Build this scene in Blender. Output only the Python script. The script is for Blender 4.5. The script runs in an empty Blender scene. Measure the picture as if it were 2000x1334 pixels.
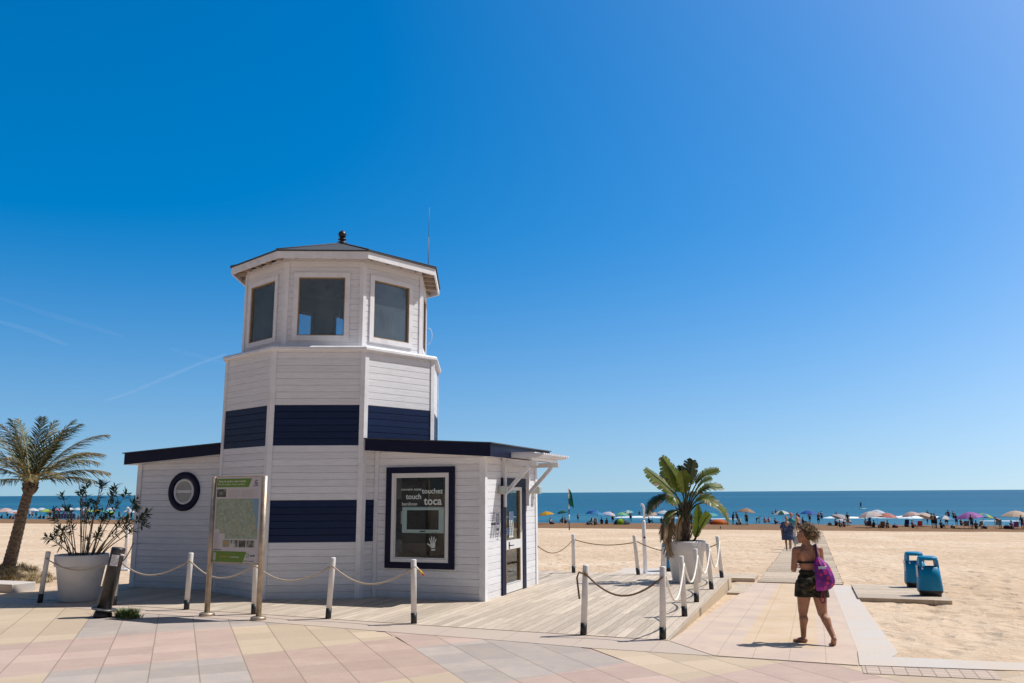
import bpy, bmesh, math, random
from math import sin, cos, pi, radians, hypot, atan2, sqrt
from mathutils import Vector, Matrix, noise
random.seed(7)
scene = bpy.context.scene
COL = scene.collection
SITE = radians(-20)                     # the kiosk, deck and beach grid is turned 20 degrees
CA, SA = cos(SITE), sin(SITE)

# ------------------------------------------------------------ camera
cam_d = bpy.data.cameras.new("camera")
cam = bpy.data.objects.new("camera", cam_d); COL.objects.link(cam)
scene.camera = cam
cam_d.sensor_width = 36; cam_d.lens = 1587 / 2000 * 36
cam_d.clip_start = .1; cam_d.clip_end = 90000
PITCH, ROLL = math.atan((962.6 - 667) / 1587), .0064
fw = Vector((0, cos(PITCH), sin(PITCH))); up = Vector((0, -sin(PITCH), cos(PITCH))); rt = Vector((1, 0, 0))
r2 = rt * cos(ROLL) - up * sin(ROLL); u2 = up * cos(ROLL) + rt * sin(ROLL)
m = Matrix((r2, u2, -fw)).transposed().to_4x4(); m.translation = Vector((0, 0, 2.0))
cam.matrix_world = m

# ------------------------------------------------------------ sky, sun, exposure
SUN_AZ, SUN_EL = radians(11), radians(56)      # azimuth counted from +X towards +Y
world = bpy.data.worlds.new("World"); scene.world = world; world.use_nodes = True
wn, wl = world.node_tree.nodes, world.node_tree.links
bg = wn["Background"]; bg.inputs["Strength"].default_value = .12
sky = wn.new("ShaderNodeTexSky"); sky.sky_type = 'NISHITA'; sky.sun_disc = False
sky.sun_elevation = SUN_EL; sky.sun_rotation = pi / 2 - SUN_AZ
sky.altitude = 0; sky.air_density = 1.05; sky.dust_density = 1.8; sky.ozone_density = 3.5
wtc = wn.new("ShaderNodeTexCoord"); wsx = wn.new("ShaderNodeSeparateXYZ"); wcx = wn.new("ShaderNodeCombineXYZ")
wm = wn.new("ShaderNodeMath"); wm.operation = 'MULTIPLY_ADD'; wm.inputs[1].default_value = .9; wm.inputs[2].default_value = .10   # start the gradient a little above the yellow horizon glow
wl.new(wtc.outputs['Generated'], wsx.inputs[0]); wl.new(wsx.outputs[0], wcx.inputs[0]); wl.new(wsx.outputs[1], wcx.inputs[1]); wl.new(wsx.outputs[2], wm.inputs[0]); wl.new(wm.outputs[0], wcx.inputs[2])
wl.new(wcx.outputs[0], sky.inputs[0])
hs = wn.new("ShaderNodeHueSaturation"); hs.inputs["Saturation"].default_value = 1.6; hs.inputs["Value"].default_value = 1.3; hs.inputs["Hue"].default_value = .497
wdp = wn.new("ShaderNodeVectorMath"); wdp.operation = 'DOT_PRODUCT'; wdp.inputs[1].default_value = (0, .95, .31)     # sky dimmed away from the view, to darken the shade light
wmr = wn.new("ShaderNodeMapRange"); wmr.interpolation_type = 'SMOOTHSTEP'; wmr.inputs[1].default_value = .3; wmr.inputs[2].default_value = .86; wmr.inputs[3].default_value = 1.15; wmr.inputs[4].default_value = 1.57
wdl = wn.new('ShaderNodeVectorMath'); wdl.operation = 'DOT_PRODUCT'; wdl.inputs[1].default_value = (-.22, .92, .31)   # deepest blue over the sea, away from the sun; greyer behind, for neutral shade
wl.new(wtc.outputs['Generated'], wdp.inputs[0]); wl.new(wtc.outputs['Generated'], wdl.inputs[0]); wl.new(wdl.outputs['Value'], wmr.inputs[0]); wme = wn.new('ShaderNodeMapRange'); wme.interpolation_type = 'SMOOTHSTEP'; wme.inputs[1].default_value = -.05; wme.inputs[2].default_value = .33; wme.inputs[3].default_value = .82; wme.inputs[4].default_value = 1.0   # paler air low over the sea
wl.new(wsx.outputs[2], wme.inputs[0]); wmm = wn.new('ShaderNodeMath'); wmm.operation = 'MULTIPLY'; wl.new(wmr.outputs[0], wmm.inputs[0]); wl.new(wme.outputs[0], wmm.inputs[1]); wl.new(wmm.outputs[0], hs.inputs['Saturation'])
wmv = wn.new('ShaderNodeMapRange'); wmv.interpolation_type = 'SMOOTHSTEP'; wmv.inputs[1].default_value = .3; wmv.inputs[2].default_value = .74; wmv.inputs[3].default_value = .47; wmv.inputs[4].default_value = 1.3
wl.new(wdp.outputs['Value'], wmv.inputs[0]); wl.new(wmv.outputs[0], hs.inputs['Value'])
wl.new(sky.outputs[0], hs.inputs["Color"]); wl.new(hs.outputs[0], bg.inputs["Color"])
sun_d = bpy.data.lights.new("sun", 'SUN'); sun_d.energy = 5.0; sun_d.angle = radians(.5); sun_d.color = (1, .965, .915)
sun = bpy.data.objects.new("sun", sun_d); COL.objects.link(sun)
sdir = Vector((cos(SUN_EL) * cos(SUN_AZ), cos(SUN_EL) * sin(SUN_AZ), sin(SUN_EL)))
sun.rotation_euler = sdir.to_track_quat('Z', 'Y').to_euler()
vs = scene.view_settings
scene.display_settings.display_device = 'sRGB'
vs.view_transform = 'Standard'; vs.look = 'None'; vs.exposure = 0; vs.gamma = 1; vs.use_curve_mapping = False
cy = scene.cycles
cy.use_denoising = True; cy.max_bounces = 8; cy.transparent_max_bounces = 24
cy.diffuse_bounces = 3; cy.glossy_bounces = 3; cy.transmission_bounces = 6
cy.caustics_reflective = False; cy.caustics_refractive = False

# ------------------------------------------------------------ helpers
def S(a, b, z=0.):                       # site grid -> world
    return Vector((a * CA - b * SA, a * SA + b * CA, z))
def interp(x, xs, ys):
    if x <= xs[0]: return ys[0]
    for i in range(1, len(xs)):
        if x <= xs[i]:
            return ys[i-1] + (ys[i] - ys[i-1]) * (x - xs[i-1]) / (xs[i] - xs[i-1])
    return ys[-1]
def ground(b): return interp(b, (11.5, 105, 130, 150), (0, -2.55, -2.8, -4))
SEA_Z = -2.85

class MB:
    """collects faces with material slots; build() links them as one mesh object"""
    def __init__(s): s.v = []; s.f = []; s.m = []; s.sm = []
    def add(s, vs, fs, mi=0, smooth=False):
        o = len(s.v); s.v += [tuple(v) for v in vs]
        for f in fs: s.f.append([i + o for i in f]); s.m.append(mi); s.sm.append(smooth)
        return s
    def box(s, x0, x1, y0, y1, z0, z1, mi=0, M=None):
        vs = [Vector((x, y, z)) for z in (z0, z1) for y in (y0, y1) for x in (x0, x1)]
        if M: vs = [M @ v for v in vs]
        return s.add(vs, [(0,2,3,1),(4,5,7,6),(0,1,5,4),(2,6,7,3),(0,4,6,2),(1,3,7,5)], mi)
    def beam(s, p, q, w, h, mi=0, upv=(0,0,1)):
        p, q = Vector(p), Vector(q); d = (q - p).normalized(); u = Vector(upv)
        x = d.cross(u)
        if x.length < 1e-4: x = d.cross(Vector((0,1,0)))
        x.normalize(); y = x.cross(d).normalized()
        vs = [c + x * a * w / 2 + y * b * h / 2 for c in (p, q) for a, b in ((-1,-1),(1,-1),(1,1),(-1,1))]
        return s.add(vs, [(3,2,1,0),(4,5,6,7),(0,1,5,4),(1,2,6,5),(2,3,7,6),(3,0,4,7)], mi)
    def prism(s, poly, z0, z1, mi=0, M=None, caps=True):
        n = len(poly); vs = [Vector((x, y, z0)) for x, y in poly] + [Vector((x, y, z1)) for x, y in poly]
        if M: vs = [M @ v for v in vs]
        fs = [(i, (i+1) % n, n + (i+1) % n, n + i) for i in range(n)]
        if caps: fs += [tuple(range(n))[::-1], tuple(range(n, 2*n))]
        return s.add(vs, fs, mi)
    def lathe(s, prof, n=24, c=(0,0,0), mi=0, smooth=True, M=None, sx=1, sy=1):
        vs = []; fs = []; c = Vector(c)
        for r, z in prof:
            for k in range(n):
                t = 2*pi*k/n; v = Vector((r*cos(t)*sx, r*sin(t)*sy, z))
                vs.append((M @ v if M else v) + c)
        for i in range(len(prof) - 1):
            for k in range(n):
                k2 = (k+1) % n; fs.append((i*n+k, i*n+k2, (i+1)*n+k2, (i+1)*n+k))
        fs.append(tuple(range(n))[::-1]); fs.append(tuple(range((len(prof)-1)*n, len(prof)*n)))
        return s.add(vs, fs, mi, smooth)
    def tube(s, pts, rad, n=8, mi=0, smooth=True, caps=True):
        pts = [Vector(p) for p in pts]; m = len(pts)
        rad = rad if isinstance(rad, (list, tuple)) else [rad] * m
        vs = []; fs = []; ref = None
        for i, p in enumerate(pts):
            d = (pts[min(i+1, m-1)] - pts[max(i-1, 0)])
            d = d.normalized() if d.length > 1e-9 else Vector((0,0,1))
            if ref is None: ref = Vector((1,0,0)) if abs(d.x) < .8 else Vector((0,1,0))
            x = (ref - d * ref.dot(d))
            if x.length < 1e-5: x = d.orthogonal()
            x.normalize(); y = d.cross(x); ref = x
            for k in range(n):
                t = 2*pi*k/n; vs.append(p + (x*cos(t) + y*sin(t)) * rad[i])
        for i in range(m-1):
            for k in range(n):
                k2 = (k+1) % n; fs.append((i*n+k, i*n+k2, (i+1)*n+k2, (i+1)*n+k))
        if caps: fs.append(tuple(range(n))[::-1]); fs.append(tuple(range((m-1)*n, m*n)))
        return s.add(vs, fs, mi, smooth)
    def ball(s, c, r, n=12, mi=0, sc=(1,1,1)):
        k = max(4, n // 2); prof = [(r*sin(pi*i/k) + 1e-4, -r*cos(pi*i/k)) for i in range(k+1)]
        M = Matrix.Diagonal((*sc, 1))
        return s.lathe(prof, n, c, mi, True, M)
    def mesh(s, name, mats):
        me = bpy.data.meshes.new(name); me.from_pydata(s.v, [], s.f)
        for mt in (mats if isinstance(mats, (list, tuple)) else [mats]): me.materials.append(mt)
        me.polygons.foreach_set("material_index", s.m); me.polygons.foreach_set("use_smooth", s.sm)
        me.update(); return me
    def build(s, name, mats, parent=None, loc=(0,0,0), rz=0, bevel=0):
        o = bpy.data.objects.new(name, s.mesh(name, mats)); COL.objects.link(o)
        o.location = loc; o.rotation_euler = (0, 0, rz); o.parent = parent
        if bevel:
            b = o.modifiers.new("bevel", 'BEVEL'); b.width = bevel; b.segments = 2; b.limit_method = 'ANGLE'; b.angle_limit = radians(35)
        return o
def fromobj(name, me, parent=None, loc=(0,0,0), rz=0):
    o = bpy.data.objects.new(name, me); COL.objects.link(o); o.parent = parent; o.location = loc; o.rotation_euler = (0,0,rz); return o
def tag(o, label, cat, group=None, kind=None):
    o["label"] = label; o["category"] = cat
    if group: o["group"] = group
    if kind: o["kind"] = kind
    return o
def structure(o): o["kind"] = "structure"; return o
def thing(name, label, cat, loc=(0,0,0), rz=0, group=None):
    o = bpy.data.objects.new(name, None); COL.objects.link(o); o.empty_display_size = .2
    o.location = loc; o.rotation_euler = (0,0,rz); return tag(o, label, cat, group)
def text_mesh(body, size, bold=.0, depth=.001):
    cu = bpy.data.curves.new("t", 'FONT'); cu.body = body; cu.size = size; cu.offset = bold; cu.extrude = depth; cu.resolution_u = 3
    o = bpy.data.objects.new("t", cu); COL.objects.link(o)
    me = bpy.data.meshes.new_from_object(o.evaluated_get(bpy.context.evaluated_depsgraph_get()))
    bpy.data.objects.remove(o); bpy.data.curves.remove(cu); return me
def add_text(mb, body, M, width=None, size=1., bold=.0, depth=.001, mi=0, ysc=None):
    """text in the XY plane, scaled to a width, then placed by M"""
    me = text_mesh(body, 1.0, bold, depth)
    vs = [v.co.copy() for v in me.vertices]; fs = [tuple(p.vertices) for p in me.polygons]
    if not vs: return
    x0 = min(v.x for v in vs); x1 = max(v.x for v in vs); k = width / (x1 - x0) if width else size
    ky = ysc if ysc else k
    mb.add([M @ Vector(((v.x - x0) * k, v.y * ky, v.z / max(depth, 1e-6) * depth)) for v in vs], fs, mi)
    bpy.data.meshes.remove(me)

# ------------------------------------------------------------ materials
class NT:
    def __init__(s, name):
        s.m = bpy.data.materials.new(name); s.m.use_nodes = True; s.t = s.m.node_tree
        s.n = s.t.nodes; s.l = s.t.links; s.b = s.n["Principled BSDF"]
        s.co = s.n.new("ShaderNodeTexCoord")
    def put(s, sock, v):
        if hasattr(v, "is_output") or isinstance(v, bpy.types.NodeSocket): s.l.new(v, sock)
        else: sock.default_value = v
    def math(s, op, a, b=0., c=None):
        n = s.n.new("ShaderNodeMath"); n.operation = op; s.put(n.inputs[0], a); s.put(n.inputs[1], b)
        if c is not None: s.put(n.inputs[2], c)
        return n.outputs[0]
    def mapped(s, sc=(1,1,1), rot=(0,0,0), src='Object', loc=(0,0,0)):
        n = s.n.new("ShaderNodeMapping"); s.l.new(s.co.outputs[src], n.inputs[0])
        n.inputs['Scale'].default_value = sc; n.inputs['Rotation'].default_value = rot; n.inputs['Location'].default_value = loc
        return n.outputs[0]
    def noise(s, scale, detail=4, vec=None, rough=.55, out=0, dist=0):
        n = s.n.new("ShaderNodeTexNoise"); n.inputs['Scale'].default_value = scale; n.inputs['Detail'].default_value = detail
        n.inputs['Roughness'].default_value = rough; n.inputs['Distortion'].default_value = dist
        s.l.new(vec if vec else s.co.outputs['Object'], n.inputs['Vector']); return n.outputs[out]
    def voro(s, scale, vec=None, out=0, feat='F1'):
        n = s.n.new("ShaderNodeTexVoronoi"); n.feature = feat; n.inputs['Scale'].default_value = scale
        s.l.new(vec if vec else s.co.outputs['Object'], n.inputs['Vector']); return n.outputs[out]
    def white(s, v, dim='1D'):
        n = s.n.new("ShaderNodeTexWhiteNoise"); n.noise_dimensions = dim
        s.put(n.inputs['W' if dim == '1D' else 'Vector'], v); return n.outputs[0]
    def ramp(s, f, stops, interp='LINEAR'):
        n = s.n.new("ShaderNodeValToRGB"); s.l.new(f, n.inputs[0]); e = n.color_ramp.elements; n.color_ramp.interpolation = interp
        while len(e) < len(stops): e.new(.5)
        for el, (p, c) in zip(e, stops): el.position = p; el.color = (*c, 1) if len(c) == 3 else c
        return n.outputs[0]
    def mix(s, f, a, b, mode='MIX'):
        n = s.n.new("ShaderNodeMix"); n.data_type = 'RGBA'; n.blend_type = mode
        s.put(n.inputs[0], f)
        for k, v in ((6, a), (7, b)):
            if isinstance(v, tuple): n.inputs[k].default_value = (*v[:3], 1)
            else: s.l.new(v, n.inputs[k])
        return n.outputs[2]
    def sep(s, v=None):
        n = s.n.new("ShaderNodeSeparateXYZ"); s.l.new(v if v else s.co.outputs['Object'], n.inputs[0]); return n.outputs
    def xyz(s, x, y, z=0.):
        n = s.n.new("ShaderNodeCombineXYZ")
        for i, v in enumerate((x, y, z)): s.put(n.inputs[i], v)
        return n.outputs[0]
    def bump(s, h, strength=.3, dist=.02, prev=None):
        n = s.n.new("ShaderNodeBump"); n.inputs['Strength'].default_value = strength; n.inputs['Distance'].default_value = dist
        s.l.new(h, n.inputs['Height'])
        if prev: s.l.new(prev, n.inputs['Normal'])
        s.l.new(n.outputs[0], s.b.inputs['Normal']); return n.outputs[0]
    def set(s, color=None, rough=None, metal=None, spec=None, **k):
        if color is not None:
            if isinstance(color, tuple): s.b.inputs['Base Color'].default_value = (*color[:3], 1)
            else: s.l.new(color, s.b.inputs['Base Color'])
        if rough is not None: s.put(s.b.inputs['Roughness'], rough)
        if metal is not None: s.b.inputs['Metallic'].default_value = metal
        if spec is not None: s.b.inputs['Specular IOR Level'].default_value = spec
        return s.m

def simple(name, color, rough=.55, var=.12, scale=9., bump=0., bscale=60., metal=0., spec=.5, dirt=0.):
    t = NT(name); f = t.noise(scale, 5)
    lo = tuple(max(0, c * (1 - var)) for c in color); hi = tuple(min(1, c * (1 + var)) for c in color)
    c = t.ramp(f, [(.3, lo), (.7, hi)])
    if dirt:
        d = t.noise(scale * .4, 6, rough=.7); c = t.mix(t.math('MULTIPLY', t.ramp(d, [(.5, (0,0,0)), (.72, (1,1,1))]), dirt), c, (.25, .2, .15))
    t.set(c, rough, metal, spec)
    if bump: t.bump(t.noise(bscale, 4), bump, .01)
    return t.m
_sol = {}
def solid(color, rough=.7):
    k = (tuple(round(c, 3) for c in color), rough)
    if k not in _sol: _sol[k] = simple("cloth_%d" % len(_sol), color, rough, .15, 14.)
    return _sol[k]

PITCHB = .1345
def boards(name, base, rough, knots, streak, var, spec=.4):
    t = NT(name); z = t.sep()[2]
    row = t.math('FLOOR', t.math('DIVIDE', z, PITCHB))
    rnd = t.white(row)
    v = t.math('ADD', t.math('MULTIPLY', rnd, var), 1 - var / 2)
    xy = t.sep(); lv = t.xyz(t.math('ADD', xy[0], t.math('MULTIPLY', rnd, 31.)), t.math('ADD', xy[1], t.math('MULTIPLY', rnd, 17.)), t.math('MULTIPLY', z, 14.))
    grain = t.noise(3.2, 6, lv, .6)
    g = t.ramp(grain, [(.3, tuple(c * (1 - streak) for c in base)), (.62, base)])
    kx = t.voro(2.1, t.xyz(xy[0], xy[1], t.math('MULTIPLY', z, 2.2)))
    kn = t.ramp(kx, [(.0, (1,1,1)), (.055, (0,0,0))])
    g = t.mix(t.math('MULTIPLY', kn, knots), g, tuple(c * .62 for c in base))
    st = t.noise(1.3, 5, t.xyz(t.math('MULTIPLY', xy[0], 2.6), t.math('MULTIPLY', xy[1], 2.6), t.math('MULTIPLY', z, .5)), .65)
    g = t.mix(t.math('MULTIPLY', t.ramp(st, [(.5, (0,0,0)), (.75, (1,1,1))]), streak * .8), g, tuple(c * k for c, k in zip(base, (.74, .68, .6))))
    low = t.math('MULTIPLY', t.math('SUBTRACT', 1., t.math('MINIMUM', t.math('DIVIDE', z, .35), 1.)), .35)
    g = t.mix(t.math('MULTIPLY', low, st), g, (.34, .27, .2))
    m = t.n.new("ShaderNodeMix"); m.data_type = 'RGBA'; m.blend_type = 'MULTIPLY'; m.inputs[0].default_value = 1
    t.l.new(g, m.inputs[6]); t.l.new(t.xyz(v, v, v), m.inputs[7])
    cup = t.math('MULTIPLY', t.math('SINE', t.math('MULTIPLY', t.math('FRACT', t.math('DIVIDE', z, PITCHB)), pi)), .5)
    t.set(m.outputs[2], rough, spec=spec)
    b1 = t.bump(grain, .25, .006); t.bump(t.math('ADD', t.math('MULTIPLY', cup, .35), t.math('MULTIPLY', t.noise(2.2, 3), .8)), .2, .012, b1)
    return t.m
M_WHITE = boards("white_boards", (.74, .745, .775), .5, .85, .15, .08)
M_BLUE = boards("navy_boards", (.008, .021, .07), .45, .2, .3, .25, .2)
M_TRIM = simple("white_trim_paint", (.735, .738, .765), .5, .05, 6, .15, 40, dirt=.25)
M_NAVY = simple("navy_trim_paint", (.006, .008, .032), .5, .25, 7, .2, 50, spec=.18)
M_UPVC = simple("white_window_frame", (.68, .68, .68), .35, .03, 5)
M_INNER = simple("kiosk_inner_lining", (.24, .22, .2), .8, .15, 3)
M_ROOFTOP = simple("roof_felt", (.05, .055, .065), .85, .25, 12, .5, 80)
M_BLACKM = simple("black_metal", (.018, .018, .022), .4, .3, 10)
M_STEEL = simple("weathered_steel", (.42, .34, .26), .45, .25, 8, .15, 60, metal=.6)
M_GALV = simple("galvanised_metal", (.45, .45, .45), .4, .15, 20, metal=.8)
def glass(name, tint, refl=1.0, milky=0.):
    t = NT(name); n, l = t.n, t.l
    tr = n.new("ShaderNodeBsdfTransparent"); tr.inputs[0].default_value = (*tint, 1)
    gl = n.new("ShaderNodeBsdfGlossy"); gl.inputs['Roughness'].default_value = .015
    fr = n.new("ShaderNodeFresnel"); fr.inputs[0].default_value = 1.5
    mx = n.new("ShaderNodeMixShader"); l.new(t.math('MINIMUM', t.math('MULTIPLY', fr.outputs[0], refl), 1.), mx.inputs[0])
    l.new(tr.outputs[0], mx.inputs[1]); l.new(gl.outputs[0], mx.inputs[2])
    if milky:                                   # a thin, uneven pale blue diffuse layer
        df = n.new("ShaderNodeBsdfDiffuse"); df.inputs[0].default_value = (.5, .63, .72, 1); m2 = n.new("ShaderNodeMixShader")
        l.new(t.math('MULTIPLY', t.ramp(t.noise(2.5, 5), [(.3, (.5, .5, .5)), (.7, (1, 1, 1))]), milky), m2.inputs[0]); l.new(mx.outputs[0], m2.inputs[1]); l.new(df.outputs[0], m2.inputs[2]); mx = m2
    l.new(mx.outputs[0], n["Material Output"].inputs[0]); return t.m
M_GLASS = glass("window_glass", (.9, .93, .93), .55)
M_GLASSL = glass("lantern_glass", (.88, .93, .95), 1.3, .13)

# ============================================================ THE SETTING
def sheet(name, nx, ny, mat_, zf):
    mb = MB(); w = len(nx)
    mb.add([(x, y, zf(x, y)) for y in ny for x in nx], [(j*w+i, j*w+i+1, (j+1)*w+i+1, (j+1)*w+i) for j in range(len(ny)-1) for i in range(w-1)], 0, True)
    return structure(mb.build(name, mat_, None, (0,0,0), SITE))

# ---- sand
t = NT("beach_sand")
big = t.noise(.09, 5, rough=.6); mid = t.noise(.8, 6, rough=.65); fine = t.noise(9, 6, rough=.75); grit = t.noise(90, 3)
foot = t.voro(2.3, t.mapped((1, .75, 1), (0, 0, .4)))
c = t.ramp(mid, [(.25, (.50, .36, .235)), (.75, (.62, .465, .325))])
c = t.mix(t.math('MULTIPLY', t.ramp(big, [(.45, (0,0,0)), (.6, (1,1,1))]), .55), c, (.67, .525, .385))
c = t.mix(t.math('MULTIPLY', t.ramp(fine, [(.4, (1,1,1)), (.52, (0,0,0))]), .16), c, (.3, .2, .12))
tram = t.noise(.22, 5, t.mapped((1, .6, 1), (0, 0, .7)), .65); pr = t.math('MULTIPLY', t.ramp(foot, [(.05, (1,1,1)), (.3, (0,0,0))]), t.ramp(tram, [(.42, (0,0,0)), (.58, (1,1,1))])); c = t.mix(t.math('MULTIPLY', pr, .3), c, (.34, .235, .145)); c = t.mix(t.math('MULTIPLY', t.ramp(tram, [(.36, (1,1,1)), (.48, (0,0,0))]), .5), c, (.7, .57, .43))
y = t.sep()[1]; wob = t.math('ADD', y, t.math('MULTIPLY', t.noise(.06, 3), 16.))
wet = t.ramp(t.math('DIVIDE', t.math('SUBTRACT', wob, 102.), 40.), [(.18, (0,0,0)), (.24, (1,1,1))])
c = t.mix(wet, c, (.2, .115, .058))
t.set(c, .9, spec=.15)
tr = t.n.new("ShaderNodeTexWave"); tr.wave_type = 'BANDS'; tr.bands_direction = 'X'; tr.inputs['Scale'].default_value = .55; tr.inputs['Distortion'].default_value = 3.; tr.inputs['Detail'].default_value = 2; tr.inputs['Detail Scale'].default_value = .25
t.l.new(t.mapped((1, .12, 1), (0, 0, .5)), tr.inputs['Vector'])
b1 = t.bump(t.math('ADD', t.math('MULTIPLY', t.ramp(foot, [(.0, (0,0,0)), (.45, (1,1,1))]), .8), t.math('MULTIPLY', mid, 2.2)), .9, .09)
b2 = t.bump(fine, .8, .04, b1); b3 = t.bump(t.math('MULTIPLY', tr.outputs[0], t.ramp(big, [(.5, (0,0,0)), (.6, (1,1,1))])), .35, .04, b2); t.bump(grit, .35, .004, b3)
M_SAND = t.m
def dune(a, b):
    f = min(1, max(0, (b - 12.2) / 3)); f = f * (1 - min(1, max(0, (b - 60) / 60)) * .7)
    side = min(abs(a - .8), abs(a + 2.2)) if b < 24 else 3
    if -2.2 < a < .8 : f *= .0
    elif b < 26: f *= min(1, .35 + side)
    n = 0
    if -14 < a < 16 and b < 34:
        k = min(1, (34 - b) / 8); q = noise.noise((a * 3.1, b * 2.6, 7.7)); r_ = noise.noise((a * 2.2 + 9, b * 1.9, 1.7)); n = -k * (max(0, q - .12) * .11 + max(0, r_ - .25) * .12) + k * noise.noise((a * 6.3, b * 5.7, 2.)) * .014
    n += noise.noise((a * .55, b * .45, 3.1)) * .035 + noise.noise((a * 1.7, b * 1.3, 9.)) * .022 + noise.noise((a * 4.1, b * 3.3, 5.)) * .012
    return ground(b) - .035 + n * f
def sandz(a, b):
    if a > .55 and 10.9 < b < 12.3: return .0 + noise.noise((a * 1.7, b * 1.3, 9.)) * .02 - (.0275 * max(0, b - 11.5)) - (.03 if a < .7 else 0)
    if b < 11.9: return -.06
    if b > 131: return ground(b) - .03
    return dune(a, b)
def lin(p, q, n): return [p + (q - p) * i / n for i in range(n)]
xs = [-4000, -1500, -700, -400, -250, -160] + lin(-110, -42, 34) + lin(-42, -26, 16) + lin(-26, -14, 48) + lin(-14, -4, 30) + lin(-4, .5, 30) + lin(.5, 14, 170) + lin(14, 40, 40) + [40, 50, 65, 90, 130, 200, 300, 600, 1500, 4000]
ys = [-4000, -1000, -200, -60, 0, 8, 11.25, 11.32, 11.5, 11.7, 11.85] + lin(11.95, 24, 150) + lin(24, 45, 60) + lin(45, 80, 40) + lin(80, 122, 30) + [122, 125, 128, 130, 132, 136, 142, 150, 160]
sheet("beach_sand", xs, ys, M_SAND, sandz)

# ---- sea
t = NT("sea_water")
y = t.sep()[1]
far = t.math('DIVIDE', t.math('SUBTRACT', y, 128.), 900.)
c = t.ramp(t.math('POWER', t.math('MAXIMUM', far, 0.), .5), [(0, (.15, .24, .30)), (.16, (.07, .235, .30)), (.28, (.022, .13, .215)), (.5, (.009, .075, .14)), (1, (.006, .05, .105))])
band = t.noise(1., 5, t.mapped((.006, .05, 1)), .6)
c = t.mix(t.math('MULTIPLY', t.ramp(band, [(.42, (0,0,0)), (.6, (1,1,1))]), .42), c, (.010, .095, .15))
b5 = t.noise(1., 4, t.mapped((.03, .28, 1)), .6)
c = t.mix(t.math('MULTIPLY', t.ramp(b5, [(.48, (0,0,0)), (.62, (1,1,1))]), .45), c, (.06, .19, .26))
for sx_, sy_, amt in ((.004, .03, .5), (.0012, .0045, .5), (.0002, .0006, .35)):      # wind lanes and swell, from near the shore to far out
    bn = t.noise(1., 4, t.mapped((sx_, sy_, 1), loc=(sx_ * 999, 3, 0)), .6)
    c = t.mix(t.math('MULTIPLY', t.ramp(bn, [(.46, (0,0,0)), (.58, (1,1,1))]), amt), c, (.012, .085, .14)); c = t.mix(t.math('MULTIPLY', t.ramp(bn, [(.36, (1,1,1)), (.44, (0,0,0))]), amt * .7), c, (.05, .19, .26))
t.set(c, .4, spec=.1)
w1 = t.noise(1., 5, t.mapped((.07, .5, 1)), .6); w2 = t.noise(1., 4, t.mapped((.5, 2.2, 1)), .6)
b1 = t.bump(w1, .55, .6); t.bump(w2, .5, .15, b1)
M_SEA = t.m
sheet("sea", [-60000, -20000, -6000, -2000, -800, -300, -100, 0, 100, 300, 800, 2000, 6000, 20000, 60000], [129.5, 131, 133, 136, 140, 150, 160, 200, 300, 600, 1500, 4000, 10000, 30000, 60000], M_SEA, lambda a, b: SEA_Z)
# breaking wavelets: low white rolls of foam
t = NT("surf_foam"); f = t.noise(.9, 6, t.mapped((.35, 1.6, 1)), .7)
t.set(t.ramp(f, [(.32, (.3, .5, .58)), (.5, (.86, .9, .92))]), .6); t.bump(f, .6, .2); M_FOAM = t.m
mb = MB()
def roll(a0, a1, b, h, w):
    n = max(6, int((a1 - a0) / 1.2)); pr = [(-.5, 0), (-.3, .6), (-.05, 1), (.2, .8), (.5, 0)]; vs = []
    for i in range(n + 1):
        u = i / n; a = a0 + (a1 - a0) * u; k = sin(pi * u) ** .35 * (.6 + .8 * abs(noise.noise((a * .23, b, 1.))) + .25) if 0 < i < n else .02
        bb = b + noise.noise((a * .06, b * .3, 4.)) * 2.6 + noise.noise((a * .3, b, 7.)) * .5
        vs += [(a, bb + x * w * k, SEA_Z - .01 + z * h * k) for x, z in pr]
    mb.add(vs, [(i*5+j, i*5+j+1, (i+1)*5+j+1, (i+1)*5+j) for i in range(n) for j in range(4)], 0, True)
for a0, a1, b, h, w in [(-37, -24, 158, .34, 1.6), (1, 9, 160, .3, 1.6), (9, 22, 161, .36, 1.9), (-75, -58, 160, .2, 1.2), (-150, -95, 160, .3, 1.8), (-20, -12, 152, .1, .7), (38, 58, 158, .16, 1), (-100, -80, 150, .1, .8), (24, 31, 150, .08, .6)]:
    roll(a0, a1, b, h, w)
structure(mb.build("surf_foam", M_FOAM, None, (0,0,0), SITE))

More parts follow.
